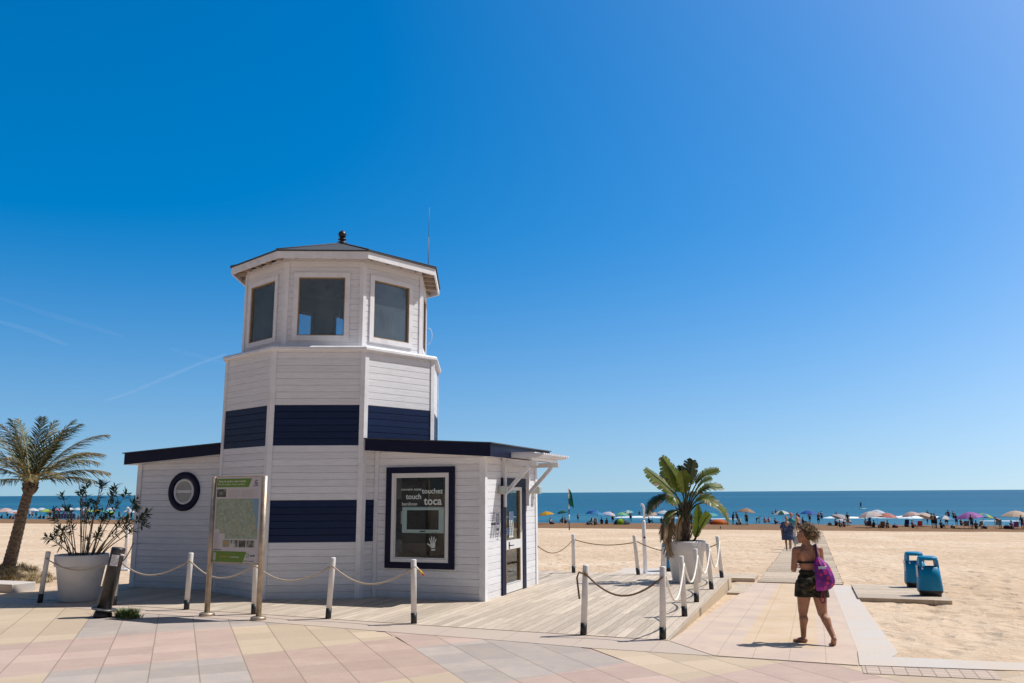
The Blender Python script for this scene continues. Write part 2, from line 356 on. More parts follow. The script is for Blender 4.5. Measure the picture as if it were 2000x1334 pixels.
# ---- promenade paving: big square flags laid at 48 degrees in blocks of three colours
def paving(name, base, joints=True):
    t = NT(name); p = t.sep()
    off = t.math('ADD', t.math('MULTIPLY', p[0], .7431), t.math('MULTIPLY', p[1], .6691))
    vv = t.math('SUBTRACT', t.math('MULTIPLY', p[0], .6691), t.math('MULTIPLY', p[1], .7431))
    jo = t.math('FRACT', t.math('DIVIDE', t.math('SUBTRACT', off, .87), .53)); d = t.math('ABSOLUTE', t.math('SUBTRACT', jo, .5))
    jv = t.math('ABSOLUTE', t.math('SUBTRACT', t.math('FRACT', t.math('DIVIDE', t.math('SUBTRACT', vv, .25), .53)), .5))
    wv = t.math('MULTIPLY', t.noise(14, 4), .012)
    line = t.math('GREATER_THAN', t.math('ADD', d, wv), .493)
    line2 = t.math('GREATER_THAN', t.math('ADD', jv, wv), .4985)
    cell = t.white(t.xyz(t.math('FLOOR', t.math('DIVIDE', t.math('SUBTRACT', off, .87), .53)), t.math('FLOOR', t.math('DIVIDE', t.math('SUBTRACT', vv, .25), .53)), 2.), '3D')
    n1 = t.noise(2.2, 6, rough=.7); n2 = t.noise(70, 3, rough=.8)
    c = t.ramp(n2, [(.3, tuple(x * .76 for x in base)), (.7, tuple(min(1, x * 1.14) for x in base))])
    c = t.mix(t.math('MULTIPLY', t.ramp(n1, [(.42, (0,0,0)), (.7, (1,1,1))]), .42), c, (.52, .42, .32))
    n4 = t.noise(.7, 7, rough=.75); c = t.mix(t.math('MULTIPLY', t.ramp(n4, [(.52, (0,0,0)), (.7, (1,1,1))]), .3), c, tuple(x * .62 for x in base))
    v = t.math('ADD', .9, t.math('MULTIPLY', cell, .2)); c = t.mix(1., c, t.xyz(v, v, v), 'MULTIPLY')
    sp = t.voro(5.5); c = t.mix(t.math('MULTIPLY', t.ramp(sp, [(.02, (1,1,1)), (.04, (0,0,0))]), .5), c, (.1, .08, .07))
    if joints:
        c = t.mix(t.math('MULTIPLY', t.math('MAXIMUM', line, t.math('MULTIPLY', line2, .4)), .75), c, (.22, .17, .125))
    t.set(c, .85, spec=.2); b1 = t.bump(n2, .3, .006)
    if joints: t.bump(t.math('SUBTRACT', 1., line), .5, .012, b1)
    return t.m
PV = [paving("paving_pink", (.48, .35, .295)), paving("paving_yellow", (.515, .405, .29)), paving("paving_grey", (.395, .34, .305))]
PV.append(paving("paving_rose", (.455, .325, .265)))
o_dir = Vector((.7431, .6691)); v_dir = Vector((.6691, -.7431))
FIX = {}   # (group,row) -> colour slot
for g, rows in {-2: [1, 0, 1, 2], -1: [1, 0, 1, 0], 0: [2, 0, 2, 0], 1: [2, 1, 3, 1], 2: [1, 0, 2, 0], 3: [2, 1, 1, 0], 4: [0, 1, 0, 1], 5: [1, 1, 3, 0]}.items():
    for r_, c_ in enumerate(rows): FIX[(g, r_)] = c_
mb = MB()
GW, RH = 2.12, 2.42
for g in range(-26, 24):
    for r_ in range(-14, 26):
        o0 = .87 + (g - 1) * GW; v0 = -16.05 + r_ * RH + {-1: .5, 0: 0, 1: -.1, 2: .25, 3: .9, 4: .3}.get(g, (g % 3) * .4)
        sl = .22 if g else .05
        P = [(o0, v0), (o0 + GW, v0 - GW * sl), (o0 + GW, v0 + RH - GW * sl), (o0, v0 + RH)]
        pts = [o_dir * o + v_dir * v for o, v in P]
        if min(p.y for p in pts) > 13.5 or max(p.y for p in pts) < -40: continue
        if max(p.x for p in pts) < -17.5 and max(p.y for p in pts) > 12.2: continue
        q = [(p.x, min(p.y, interp(p.x, (-40, -14, -5, -4, .36, .4, 2.1, 6, 40), (12.4, 12.2, 11.75, 11.62, 11.62, 11.0, 11.1, 11.4, 13.3))), 0) for p in pts]
        mb.add(q, [(3, 2, 1, 0)], FIX.get((g, r_), random.Random(g * 77 + r_).choice((0, 1, 2, 0))))
mb.add([(-60, -40, -.006), (-1.2, -40, -.006), (-1.2, 11.66, -.006), (-5, 11.8, -.006), (-14, 12.2, -.006), (-60, 12.45, -.006)], [(0, 1, 2, 3, 4, 5)], 0); mb.add([(-1.2, -40, -.006), (60, -40, -.006), (60, 14.4, -.006), (6, 11.3, -.006), (2.1, 11.0, -.006), (.45, 10.8, -.006), (.36, 11.6, -.006), (-1.2, 11.6, -.006)], [tuple(range(8))], 1)
structure(mb.build("promenade_paving", PV, None, (0,0,0), SITE))
t = NT("kerb_concrete"); n2 = t.noise(60, 4, rough=.8); n1 = t.noise(1.1, 5)
c = t.ramp(n2, [(.3, (.43, .35, .29)), (.7, (.54, .45, .375))]); c = t.mix(t.math('MULTIPLY', n1, .5), c, (.42, .33, .27))
y = t.sep()[0]; jl = t.math('GREATER_THAN', t.math('ABSOLUTE', t.math('SUBTRACT', t.math('FRACT', t.math('DIVIDE', y, 1.05)), .5)), .495)
c = t.mix(t.math('MULTIPLY', jl, .5), c, (.2, .15, .12)); t.set(c, .85, spec=.2); t.bump(n2, .3, .006); M_KERB = t.m
KF = [(-40, 12.0), (-14, 11.75), (-8.5, 11.38), (-5.8, 11.12), (-4, 10.97), (-2.9, 10.83), (-1.3, 10.79), (.35, 10.72)]
KB_ = [(-40, 12.5), (-14, 12.4), (-8.5, 12.02), (-5.8, 11.84), (-4, 11.76), (-2.9, 11.68), (-1.3, 11.66), (.35, 11.64)]
mb = MB()
for i in range(len(KF) - 1):
    a, b, c_, d = KF[i], KF[i+1], KB_[i+1], KB_[i]
    mb.add([(*a, .004), (*b, .004), (*c_, .004), (*d, .004)], [(0, 1, 2, 3)])
structure(mb.build("kerb_strip", M_KERB, None, (0,0,0), SITE))
t = NT("grey_kerb_stone"); n2 = t.noise(70, 4, rough=.8); c = t.ramp(n2, [(.3, (.46, .42, .385)), (.7, (.59, .55, .51))]); n5 = t.noise(1.3, 7, rough=.7); c = t.mix(t.math('MULTIPLY', t.ramp(n5, [(.4, (0,0,0)), (.65, (1,1,1))]), .6), c, (.58, .45, .33)); t.set(c, .85, spec=.2); t.bump(n2, .3, .006); M_GKERB = t.m
mb = MB(); KR = [(.75, 11.36), (2.1, 11.45), (6, 11.7), (40, 13.6)]; KR0 = [(.45, 10.74), (2.1, 10.98), (6, 11.25), (40, 13.2)]
for i in range(3):
    poly = [KR0[i], KR0[i+1], KR[i+1], KR[i]]; mb.prism(poly, -.2, .012)
structure(mb.build("kerb_stones", M_GKERB, None, (0,0,0), SITE))
# small block paving beside the kerb stones
t = NT("small_block_paving"); br = t.n.new("ShaderNodeTexBrick"); br.inputs['Scale'].default_value = 1; br.offset = 0; br.inputs['Brick Width'].default_value = .14; br.inputs['Row Height'].default_value = .14; br.inputs['Mortar Size'].default_value = .006
br.inputs['Color1'].default_value = (.52, .41, .33, 1); br.inputs['Color2'].default_value = (.47, .37, .3, 1); br.inputs['Mortar'].default_value = (.25, .19, .15, 1)
t.l.new(t.co.outputs['Object'], br.inputs['Vector']); t.set(br.outputs[0], .85, spec=.2); t.bump(t.noise(70, 3), .3, .006)
mb = MB(); mb.add([(.38, 10.3, .006), (1.75, 10.42, .006), (1.75, 10.9, .006), (.38, 10.72, .006)], [(0, 1, 2, 3)])
structure(mb.build("block_paving_patch", t.m, None, (0,0,0), SITE))

# ---- ramp down to the beach: pink and tan flags between pale kerbs
def flagmat(name, base, sx=.42, sy=.42):
    t = NT(name); p = t.sep(); n2 = t.noise(80, 4, rough=.8); n1 = t.noise(1.6, 6)
    lx = t.math('GREATER_THAN', t.math('ABSOLUTE', t.math('SUBTRACT', t.math('FRACT', t.math('DIVIDE', p[0], sx)), .5)), .488)
    ly = t.math('GREATER_THAN', t.math('ABSOLUTE', t.math('SUBTRACT', t.math('FRACT', t.math('DIVIDE', p[1], sy)), .5)), .488)
    c = t.ramp(n2, [(.3, tuple(x * .88 for x in base)), (.7, tuple(min(1, x * 1.08) for x in base))])
    c = t.mix(t.math('MULTIPLY', t.ramp(n1, [(.38, (0,0,0)), (.62, (1,1,1))]), .6), c, (.6, .47, .345)); n6 = t.noise(.9, 7, rough=.75); c = t.mix(t.math('MULTIPLY', t.ramp(n6, [(.52, (0,0,0)), (.68, (1,1,1))]), .3), c, tuple(x * .66 for x in base))
    c = t.mix(t.math('MULTIPLY', t.math('MAXIMUM', lx, t.math('MULTIPLY', ly, .55)), .5), c, (.27, .2, .155))
    t.set(c, .85, spec=.2); t.bump(n2, .3, .005); return t.m
def rampstrip(mb, a0n, a1n, a0f, a1f, b0, b1, dz, mi=0, skirt=True):
    n = 8; vs = []
    for i in range(n + 1):
        u = i / n; b = b0 + (b1 - b0) * u; z = ground(b) + dz
        vs += [(a0n + (a0f - a0n) * u, b, z), (a1n + (a1f - a1n) * u, b, z)]
    fs = [(2*i, 2*i+1, 2*i+3, 2*i+2) for i in range(n)]
    mb.add(vs, fs, mi)
    if skirt:
        for k in (0, 1):
            v2 = []
            for i in range(n + 1): v2 += [vs[2*i+k], (vs[2*i+k][0], vs[2*i+k][1], vs[2*i+k][2] - .25)]
            mb.add(v2, [(2*i, 2*i+2, 2*i+3, 2*i+1) for i in range(n)], mi)
        mb.add([vs[-2], vs[-1], (vs[-1][0], vs[-1][1], vs[-1][2] - .25), (vs[-2][0], vs[-2][1], vs[-2][2] - .25)], [(0, 1, 2, 3)], mi)
mb = MB(); RN, RF = 11.642, 22.3
rampstrip(mb, -1.99, -1.05, -1.55, -.98, RN, RF, .008, 0); rampstrip(mb, -1.05, -.1, -.98, -.12, RN, RF, .008, 1, False); rampstrip(mb, -.1, .38, -.12, .26, RN, RF, .008, 0, False)
rampstrip(mb, .38, .85, .26, .66, RN, RF, .010, 2)
# first row of flags at the head of the ramp
mb.add([(-1.3, 10.8, .009), (.345, 10.73, .009), (.375, 11.642, .009), (-1.99, 11.642, .009)], [(0, 1, 2, 3)], 0)
mb.add([(.36, 10.73, .010), (.45, 10.74, .010), (.752, 11.36, .010), (.85, 11.645, .010), (.38, 11.645, .010)], [(0, 1, 2, 3, 4)], 2)
structure(mb.build("beach_ramp", [flagmat("ramp_pink_flags", (.52, .405, .335)), flagmat("ramp_tan_flags", (.55, .405, .265), .45, .3), M_GKERB], None, (0,0,0), SITE))

# ---- weathered planks
def planks(name, base, along, width, dark=.3):
    t = NT(name); p = t.sep(); across, run = (p[0], p[1]) if along == 'y' else (p[1], p[0])
    row = t.math('FLOOR', t.math('DIVIDE', across, width)); rnd = t.white(row)
    seg = t.white(t.math('ADD', t.math('FLOOR', t.math('ADD', t.math('DIVIDE', run, 2.4), t.math('MULTIPLY', rnd, 7.))), t.math('MULTIPLY', row, 13.7)))
    fr = t.math('FRACT', t.math('ADD', t.math('DIVIDE', across, width), .5 if width > 10 else 0.)); gap = t.math('GREATER_THAN', t.math('ABSOLUTE', t.math('SUBTRACT', fr, .5)), .47)
    endg = t.math('GREATER_THAN', t.math('ABSOLUTE', t.math('SUBTRACT', t.math('FRACT', t.math('ADD', t.math('DIVIDE', run, 2.4), t.math('MULTIPLY', rnd, 7.))), .5)), .498)
    gr = t.noise(1., 7, t.xyz(t.math('MULTIPLY', across, 60.), t.math('ADD', t.math('MULTIPLY', run, 2.), t.math('MULTIPLY', rnd, 40.)), 0.), .65)
    c = t.ramp(gr, [(.25, tuple(x * .58 for x in base)), (.58, base), (.8, tuple(min(1, x * 1.12) for x in base))])
    v = t.math('ADD', .8, t.math('MULTIPLY', seg, .36)); c = t.mix(1., c, t.xyz(v, v, v), 'MULTIPLY')
    st = t.noise(.5, 6, rough=.7); c = t.mix(t.math('MULTIPLY', t.ramp(st, [(.45, (0,0,0)), (.7, (1,1,1))]), .4), c, tuple(x * .8 for x in base))
    c = t.mix(t.math('MULTIPLY', t.math('MAXIMUM', gap, endg), .75), c, tuple(x * dark for x in base))
    kn = t.voro(3.); c = t.mix(t.math('MULTIPLY', t.ramp(kn, [(.015, (1,1,1)), (.04, (0,0,0))]), .6), c, tuple(x * .3 for x in base))
    t.set(c, .85, spec=.2); b = t.bump(gr, .4, .006); t.bump(t.math('SUBTRACT', 1., gap), .6, .012, b); return t.m
M_DECK = planks("deck_planks", (.55, .46, .365), 'y', .145); M_DECKSIDE = planks("deck_skirt_boards", (.55, .44, .31), 'x', 5.)
DECK = [(-14.9, 12.35), (-8.5, 12.0), (-5.8, 11.82), (-4, 11.74), (-2.0, 11.66), (-2.0, 20.75), (-14.9, 20.75)]
mb = MB(); mb.prism(DECK, -.6, .011); mb.m[-1] = 0
for i in range(len(mb.m) - 1): mb.m[i] = 1
structure(mb.build("wooden_deck", [M_DECK, M_DECKSIDE], None, (0,0,0), SITE))
# concrete pad behind the deck
mb = MB(); mb.box(-5.4, -3.2, 21.0, 24.6, -.6, -.2); structure(mb.build("concrete_pad", M_GKERB, None, (0,0,0), SITE))
# boardwalk of short cross planks to the sea, and two side platforms
M_BOARD = planks("boardwalk_planks", (.46, .365, .26), 'y', 40.); 
mb = MB(); b = 22.32; rr = random.Random(3); i = 0
while b < 101:
    w = .145; jit = rr.uniform(-.03, .03); zz = ground(b) + .03 + rr.uniform(-.004, .006); lv = interp(b, (22, 42, 80, 101), (-1.5, -1.6, -1.75, -1.8)); rv = .52
    if i % 13 == 0: b += .025
    mb.box(lv + jit, rv + jit, b, b + w - .0025, zz - .07, zz, i % 3); b += w; i += 1
structure(mb.build("boardwalk", [planks("boardwalk_plank_a", (.5, .4, .3), 'y', 50.), planks("boardwalk_plank_b", (.45, .36, .265), 'y', 50.), planks("boardwalk_plank_c", (.54, .435, .325), 'y', 50.)], None, (0,0,0), SITE))
M_PLAT = planks("platform_planks", (.56, .46, .355), 'x', .14)
def platform(name, a0, a1, b0, b1, lift):
    mb = MB(); n = 6
    for i in range(n):
        u0 = b0 + (b1 - b0) * i / n; u1 = b0 + (b1 - b0) * (i + 1) / n - .004; z = max(ground(u0), ground(u1)) + lift
        mb.box(a0, a1, u0, u1, z - .09, z)
    structure(mb.build(name, M_PLAT, None, (0,0,0), SITE))
platform("side_platform", .7, 2.42, 18.7, 22.1, .045); platform("plank_path", -4.4, -1.62, 23.0, 24.5, .06); platform("plank_step", -1.96, -1.6, 19.2, 21.4, .01)

# ============================================================ THE KIOSK
KX, KY = -10.14, 16.08
kiosk = thing("lighthouse_kiosk", "white boarded beach kiosk like a small lighthouse with navy bands", "kiosk", S(KX, KY, 0), SITE)
WBX, WF, WB, WTOP = 4.23, -1.43, 1.69, 2.86       # wing half length, front, back, wall top
def octv(R, k): return (R * cos(pi / 4 * k), R * sin(pi / 4 * k))
def wall(mb, P0, P1, z0, z1, openings=(), band=None, th=.09, inner=2):
    """horizontal boards with recessed grooves from P0 to P1, outside on the right hand; openings are (s0, s1, za, zb)"""
    x0, y0 = P0; dx, dy = P1[0] - x0, P1[1] - y0; L = hypot(dx, dy); dx /= L; dy /= L; nx, ny = dy, -dx
    def pt(s, z, d): return (x0 + dx * s + nx * d, y0 + dy * s + ny * d, z)
    def strip(za, zb, d, mi, d2=None, flip=False):
        ss = [(0, L)]
        for (a, b, oa, ob) in openings:
            if zb > oa + 1e-5 and za < ob - 1e-5:
                ss = [q for (u, v) in ss for q in ((u, min(v, a)), (max(u, b), v)) if q[1] - q[0] > 1e-4]
        for u, v in ss:
            vs = [pt(u, za, d), pt(v, za, d), pt(v, zb, d2 if d2 is not None else d), pt(u, zb, d2 if d2 is not None else d)]
            mb.add(vs, [(3, 2, 1, 0) if flip else (0, 1, 2, 3)], mi)
    cuts = sorted({o for op in openings for o in op[2:]})
    g, dp = .0065, .012
    k0 = int(math.floor(z0 / PITCHB)); k1 = int(math.ceil(z1 / PITCHB))
    for k in range(k0, k1):
        a, b = k * PITCHB, (k + 1) * PITCHB; mi = band(k) if band else 0
        for (za, zb, d, d2) in ((a, a + g, -dp, 0), (a + g, b - g, 0, 0), (b - g, b, 0, -dp)):
            za, zb = max(za, z0), min(zb, z1)
            if zb - za < 1e-5: continue
            zs = [za] + [c for c in cuts if za + 1e-5 < c < zb - 1e-5] + [zb]
            for i in range(len(zs) - 1): strip(zs[i], zs[i+1], d if zs[i] == za else 0, mi, d2 if zs[i+1] == zb else 0)
    zs = [z0] + [c for c in cuts if z0 < c < z1] + [z1]
    for i in range(len(zs) - 1): strip(zs[i], zs[i+1], -th, inner, None, True)
    for (a, b, oa, ob) in openings:           # reveals
        q = [(a, oa), (b, oa), (b, ob), (a, ob)]
        for i in range(4):
            (s, z), (s2, z2) = q[i], q[(i+1) % 4]
            mb.add([pt(s, z, 0), pt(s, z, -th), pt(s2, z2, -th), pt(s2, z2, 0)], [(0, 1, 2, 3)], inner)
def corner(mb, R, k, z0, z1, w=.085, out=.022, mi=0):
    V = Vector(octv(R, k)); A = (Vector(octv(R, k-1)) - V).normalized(); B = (Vector(octv(R, k+1)) - V).normalized()
    na = Vector((-A.y, A.x)); nb = Vector((B.y, -B.x))
    if na.dot(V) < 0: na = -na
    if nb.dot(V) < 0: nb = -nb
    tip = V.normalized() * (R + out / cos(pi / 8))
    poly = [V + A * w, V + A * w + na * out, tip, V + B * w + nb * out, V + B * w, V - V.normalized() * .02]
    mb.prism([tuple(p) for p in poly[::-1]] if (poly[1] - poly[0]).cross(poly[2] - poly[1]) < 0 else [tuple(p) for p in poly], z0, z1, mi)
def frameM(P0, P1, out=0.):
    """local frame on a wall: X along it, Y up, Z outward"""
    d = Vector((P1[0] - P0[0], P1[1] - P0[1], 0)).normalized(); n = Vector((d.y, -d.x, 0))
    M = Matrix((d, Vector((0, 0, 1)), n)).transposed().to_4x4(); M.translation = Vector((*P0, 0)) + n * out; return M
def ring(mb, M, x0, x1, y0, y1, w, z0, z1, mi=0):
    """rectangular frame of four butted bars, outer size x0..x1, y0..y1"""
    for b in ((x0, x1, y1 - w, y1), (x0, x1, y0, y0 + w), (x0, x0 + w, y0 + w, y1 - w), (x1 - w, x1, y0 + w, y1 - w)): mb.box(*b, z0, z1, mi, M)

TR, LR, CR, ER = 2.44, 2.12, 2.53, 2.46
ZC0, ZC1, ZL1, ZE0, ZE1, ZAP = 4.87, 4.97, 6.93, 6.83, 7.0, 7.86
band = lambda k: 1 if (8 <= k < 14 or 22 <= k < 28) else 0
mb = MB()
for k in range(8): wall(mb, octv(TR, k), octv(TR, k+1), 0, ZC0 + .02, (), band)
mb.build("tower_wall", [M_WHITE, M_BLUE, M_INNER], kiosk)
for k in range(8): mb = MB(); corner(mb, TR, k, .01, ZC0); mb.build("corner_board", M_TRIM, kiosk)
mb = MB(); prof_ = [(TR - .05, ZC0), (CR - .02, ZC0), (CR, ZC0 + .025), (CR, ZC0 + .07), (CR - .03, ZC1), (LR - .12, ZC1 + .02)]
vs = [(*octv(r, k), z) for r, z in prof_ for k in range(8)]; n = len(prof_)
mb.add(vs, [(i*8+k, i*8+(k+1) % 8, (i+1)*8+(k+1) % 8, (i+1)*8+k) for i in range(n-1) for k in range(8)])
mb.build("cornice", M_TRIM, kiosk)
# lantern room
FL = 2 * LR * sin(pi / 8); ox = .47 * FL
mb = MB()
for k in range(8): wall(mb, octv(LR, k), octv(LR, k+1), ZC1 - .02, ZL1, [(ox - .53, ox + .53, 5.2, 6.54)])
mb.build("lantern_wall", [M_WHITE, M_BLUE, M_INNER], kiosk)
for k in range(8): mb = MB(); corner(mb, LR, k, ZC1, ZE0, .07); mb.build("corner_board", M_TRIM, kiosk)
mb = MB(); mb.prism([octv(LR - .1, k) for k in range(8)], ZC1 - .1, ZC1 - .02); mb.build("lantern_floor", M_INNER, kiosk)
M_SEAL = simple("window_seal", (.3, .2, .1), .6, .2, 20)
for k in range(8):
    M = frameM(octv(LR, k), octv(LR, k+1)); mb = MB()
    ring(mb, M, ox - .59, ox + .59, 5.14, 6.60, .105, .004, .03)
    ring(mb, M, ox - .485, ox + .485, 5.245, 6.495, .022, -.05, .012, 1)
    w = mb.build("window", [M_TRIM, M_SEAL], kiosk)
    mb = MB(); mb.box(ox - .465, ox + .465, 5.265, 6.475, -.03, -.024, 0, M); mb.build("pane", M_GLASSL, w)
# roof
mb = MB(); NR = 8
for k in range(8):
    a, b = octv(ER + .03, k), octv(ER + .03, k+1)
    mb.add([(*a, ZE1 + .004), (*b, ZE1 + .004), (0, 0, ZAP)], [(0, 1, 2)]); mb.add([(*a, ZE1 + .004), (*b, ZE1 + .004), (*b, ZE1 - .02), (*a, ZE1 - .02)], [(3, 2, 1, 0)])
    mb.add([(*octv(ER + .03, k), ZE1 - .02), (*octv(ER + .03, k+1), ZE1 - .02), (*octv(ER - .06, k+1), ZE1 - .02), (*octv(ER - .06, k), ZE1 - .02)], [(3, 2, 1, 0)])
    mb.tube([(*octv(ER + .02, k), ZE1 + .012), (0, 0, ZAP + .008)], .022, 6)
roof = mb.build("roof", M_ROOFTOP, kiosk)
mb = MB()
for k in range(8):
    a, b = Vector(octv(ER, k)), Vector(octv(ER, k+1)); ai, bi = a * (1 - .035 / ER), b * (1 - .035 / ER)
    vs = [(*a, ZE0), (*b, ZE0), (*b, ZE1 - .022), (*a, ZE1 - .022), (*ai, ZE0), (*bi, ZE0), (*bi, ZE1 - .022), (*ai, ZE1 - .022)]
    mb.add(vs, [(0, 1, 2, 3), (5, 4, 7, 6), (0, 4, 5, 1), (3, 2, 6, 7)])
mb.build("fascia", M_TRIM, roof)
M_SOFF = simple("soffit_boards", (.48, .38, .31), .75, .2, 6)
mb = MB()
for k in range(8):
    a, b = octv(ER - .04, k), octv(ER - .04, k+1); c, d = octv(LR - .13, k+1), octv(LR - .13, k)
    mb.add([(*a, ZE1 - .05), (*b, ZE1 - .05), (*c, ZE1 + .02), (*d, ZE1 + .02)], [(0, 1, 2, 3)])
    for f in (.12, .38, .62, .88):
        p = Vector(octv(LR, k)).lerp(Vector(octv(LR, k+1)), f); n_ = Vector((cos(pi/4*(k+.5)), sin(pi/4*(k+.5)))); q = p + n_ * .27
        mb.beam((*p, ZE1 - .07), (*q, ZE1 - .09), .045, .075)
mb.build("soffit", M_SOFF, roof)
mb = MB()
for k in range(8):
    a, b = octv(LR - .1, k), octv(LR - .1, k+1); mb.add([(*a, ZL1), (*b, ZL1), (0, 0, ZAP - .06)], [(2, 1, 0)])
mb.build("lantern_ceiling", simple("ceiling_boards", (.3, .24, .19), .8, .2, 5), roof)
mb = MB(); mb.lathe([(.12, ZAP - .03), (.125, ZAP + .01), (.1, ZAP + .03), (.055, ZAP + .045), (.05, ZAP + .07), (.1, ZAP + .085), (.105, ZAP + .1), (.05, ZAP + .112), (.045, ZAP + .13)], 16)
mb.ball((0, 0, ZAP + .215), .098, 16); mb.lathe([(.016, ZAP + .3), (.02, ZAP + .32), (.004, ZAP + .335)], 8)
mb.build("finial", M_BLACKM, roof)
mb = MB(); mb.tube([(1.53, 1.53, 6.95), (1.53, 1.53, 7.3)], .014, 6); mb.tube([(1.53, 1.53, 7.3), (1.53, 1.53, 8.3)], .010, 6); mb.tube([(1.53, 1.53, 8.3), (1.54, 1.53, 9.08)], .006, 6)
mb.build("antenna", simple("dull_grey_rod", (.16, .15, .15), .6), kiosk)
mb = MB(); c0 = Vector((*octv(LR + .02, .93), 5.75))
mb.tube([c0 + Vector((.02 + .13 * sin(pi * i / 12) * .8, -.02, .2 * cos(pi * i / 12))) for i in range(13)], .007, 6); mb.build("loose_cable", M_UPVC, kiosk)

# wings
def wing_openings(side):
    if side == 'front': return [(2.13 + .06, 3.615 - .06, .64, 2.45)]
qi = sqrt(max(0, 0)); tx = TR * cos(pi / 4) ; fx = TR - (-(WF)) * 0
# where the wing fronts meet the octagon faces between vertices -45 and 0 degrees
A_, B_ = Vector(octv(TR, -1)), Vector(octv(TR, 0)); tt = (WF - A_.y) / (B_.y - A_.y); XM = (A_.x + (B_.x - A_.x) * tt) - .01
mb = MB()
wall(mb, (XM, WF), (WBX, WF), 0, WTOP, [(2.19 - XM, 3.555 - XM, .635, 2.45)])
wall(mb, (WBX, WF), (WBX, WB), 0, WTOP, [(-.34 - WF, .66 - WF, .02, 2.13)])
wall(mb, (WBX, WB), (XM, WB), 0, WTOP)
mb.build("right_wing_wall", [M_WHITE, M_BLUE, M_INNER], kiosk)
mb = MB()
wall(mb, (-WBX, WF), (-XM, WF), 0, WTOP); wall(mb, (-WBX, WB), (-WBX, WF), 0, WTOP); wall(mb, (-XM, WB), (-WBX, WB), 0, WTOP)
mb.build("left_wing_wall", [M_WHITE, M_BLUE, M_INNER], kiosk)
def cpost(mb, x, y, sx, sy, z1, w=.1):
    o = .022
    mb.box(min(x - sx * w, x + sx * o), max(x - sx * w, x + sx * o), min(y, y + sy * o), max(y, y + sy * o), .01, z1)
    mb.box(min(x, x + sx * o), max(x, x + sx * o), min(y - sy * w, y), max(y - sy * w, y), .01, z1)
for sx in (1, -1):
    for sy, y in ((-1, WF), (1, WB)): mb = MB(); cpost(mb, sx * WBX, y, sx, sy, 2.69); mb.build("corner_board", M_TRIM, kiosk)
    mb = MB(); mb.box(min(sx * XM, sx * (XM + .085)) + sx * .012, max(sx * XM, sx * (XM + .085)) + sx * .012, WF - .022, WF - .001, .01, 2.84); mb.build("corner_board", M_TRIM, kiosk)
def wing_roof(sx):
    x0, x1 = 1.78, WBX + .24 if sx > 0 else WBX + .16; y0, y1 = WF - .3, WB + .3; mb = MB()
    zt0, zb0, zt1, zb1 = 3.075, 2.85, 2.92, 2.675
    def col(y): return [(sx * x0, y, zb0), (sx * x1, y, zb1), (sx * x1, y, zt1), (sx * x0, y, zt0)]
    mb.add(col(y0) + col(y1), [(0, 1, 2, 3) if sx > 0 else (3, 2, 1, 0), (7, 6, 5, 4) if sx > 0 else (4, 5, 6, 7), (1, 5, 6, 2) if sx > 0 else (2, 6, 5, 1)], 0)
    mb.add(col(y0) + col(y1), [(0, 4, 5, 1) if sx > 0 else (1, 5, 4, 0)], 2)
    e = .035; k = (zt1 - zt0) / (x1 - x0)
    P = [(sx * (x0 - .02), y0 - e, zt0 + .004), (sx * (x1 + e), y0 - e, zt1 + .004 + k * e), (sx * (x1 + e), y1 + e, zt1 + .004 + k * e), (sx * (x0 - .02), y1 + e, zt0 + .004)]
    Q = [(x, y, z + .022) for x, y, z in P]
    mb.add(P + Q, [(3, 2, 1, 0), (4, 5, 6, 7), (0, 1, 5, 4), (1, 2, 6, 5), (2, 3, 7, 6), (3, 0, 4, 7)] if sx > 0 else [(0, 1, 2, 3), (7, 6, 5, 4), (4, 5, 1, 0), (5, 6, 2, 1), (6, 7, 3, 2), (7, 4, 0, 3)], 1)
    return mb.build("wing_roof", [M_NAVY, M_ROOFTOP, M_TRIM], kiosk)
wing_roof(1); wing_roof(-1)
mb = MB(); mb.box(1.9, WBX - .1, WF + .1, WB - .1, .012, .03); mb.build("inside_floor", M_INNER, kiosk); mb = MB(); mb.box(-WBX + .1, -1.9, WF + .1, WB - .1, .012, .03); mb.build("inside_floor", M_INNER, kiosk)

# big front window with lettering
MF = frameM((0, WF), (1, WF)); mb = MB()
ring(mb, MF, 2.13, 3.617, .57, 2.515, .118, .003, .05, 0)
fw_ = mb.build("front_window", M_NAVY, kiosk, bevel=.004)
mb = MB(); ring(mb, MF, 2.248, 3.499, .688, 2.397, .066, -.03, .034); ring(mb, MF, 2.314, 3.433, .754, 2.331, .024, -.03, .018)
mb.build("inner_frame", M_UPVC, fw_, bevel=.003)
mb = MB(); mb.box(2.34, 3.41, .78, 2.305, -.012, -.006, 0, MF); mb.build("pane", M_GLASS, fw_)
M_VINYL = simple("white_vinyl_letters", (.62, .68, .66), .6, .06, 8); M_VBLACK = simple("black_vinyl", (.008, .008, .009), .5, .1, 8)
def wtext(body, x, y, w, bold, mi=0, ysc=None):
    mb = MB(); add_text(mb, body, MF @ Matrix.Translation((x, y, -.004)), w, 1, bold, .001, 0, ysc); mb.build("window_lettering", [M_VBLACK if mi else M_VINYL], fw_)
wtext("toca", 2.945, 1.783, .385, .018); wtext("touchez", 2.9, 2.0, .455, .016); wtext("touch", 2.55, 1.893, .335, .016); wtext("berühren", 2.47, 1.768, .33, .01)
wtext("нажмите", 2.445, 2.06, .25, .006); wtext("экран", 2.72, 2.06, .165, .006); wtext("may", 2.56, 2.165, .37, .02, 1)
mb = MB()
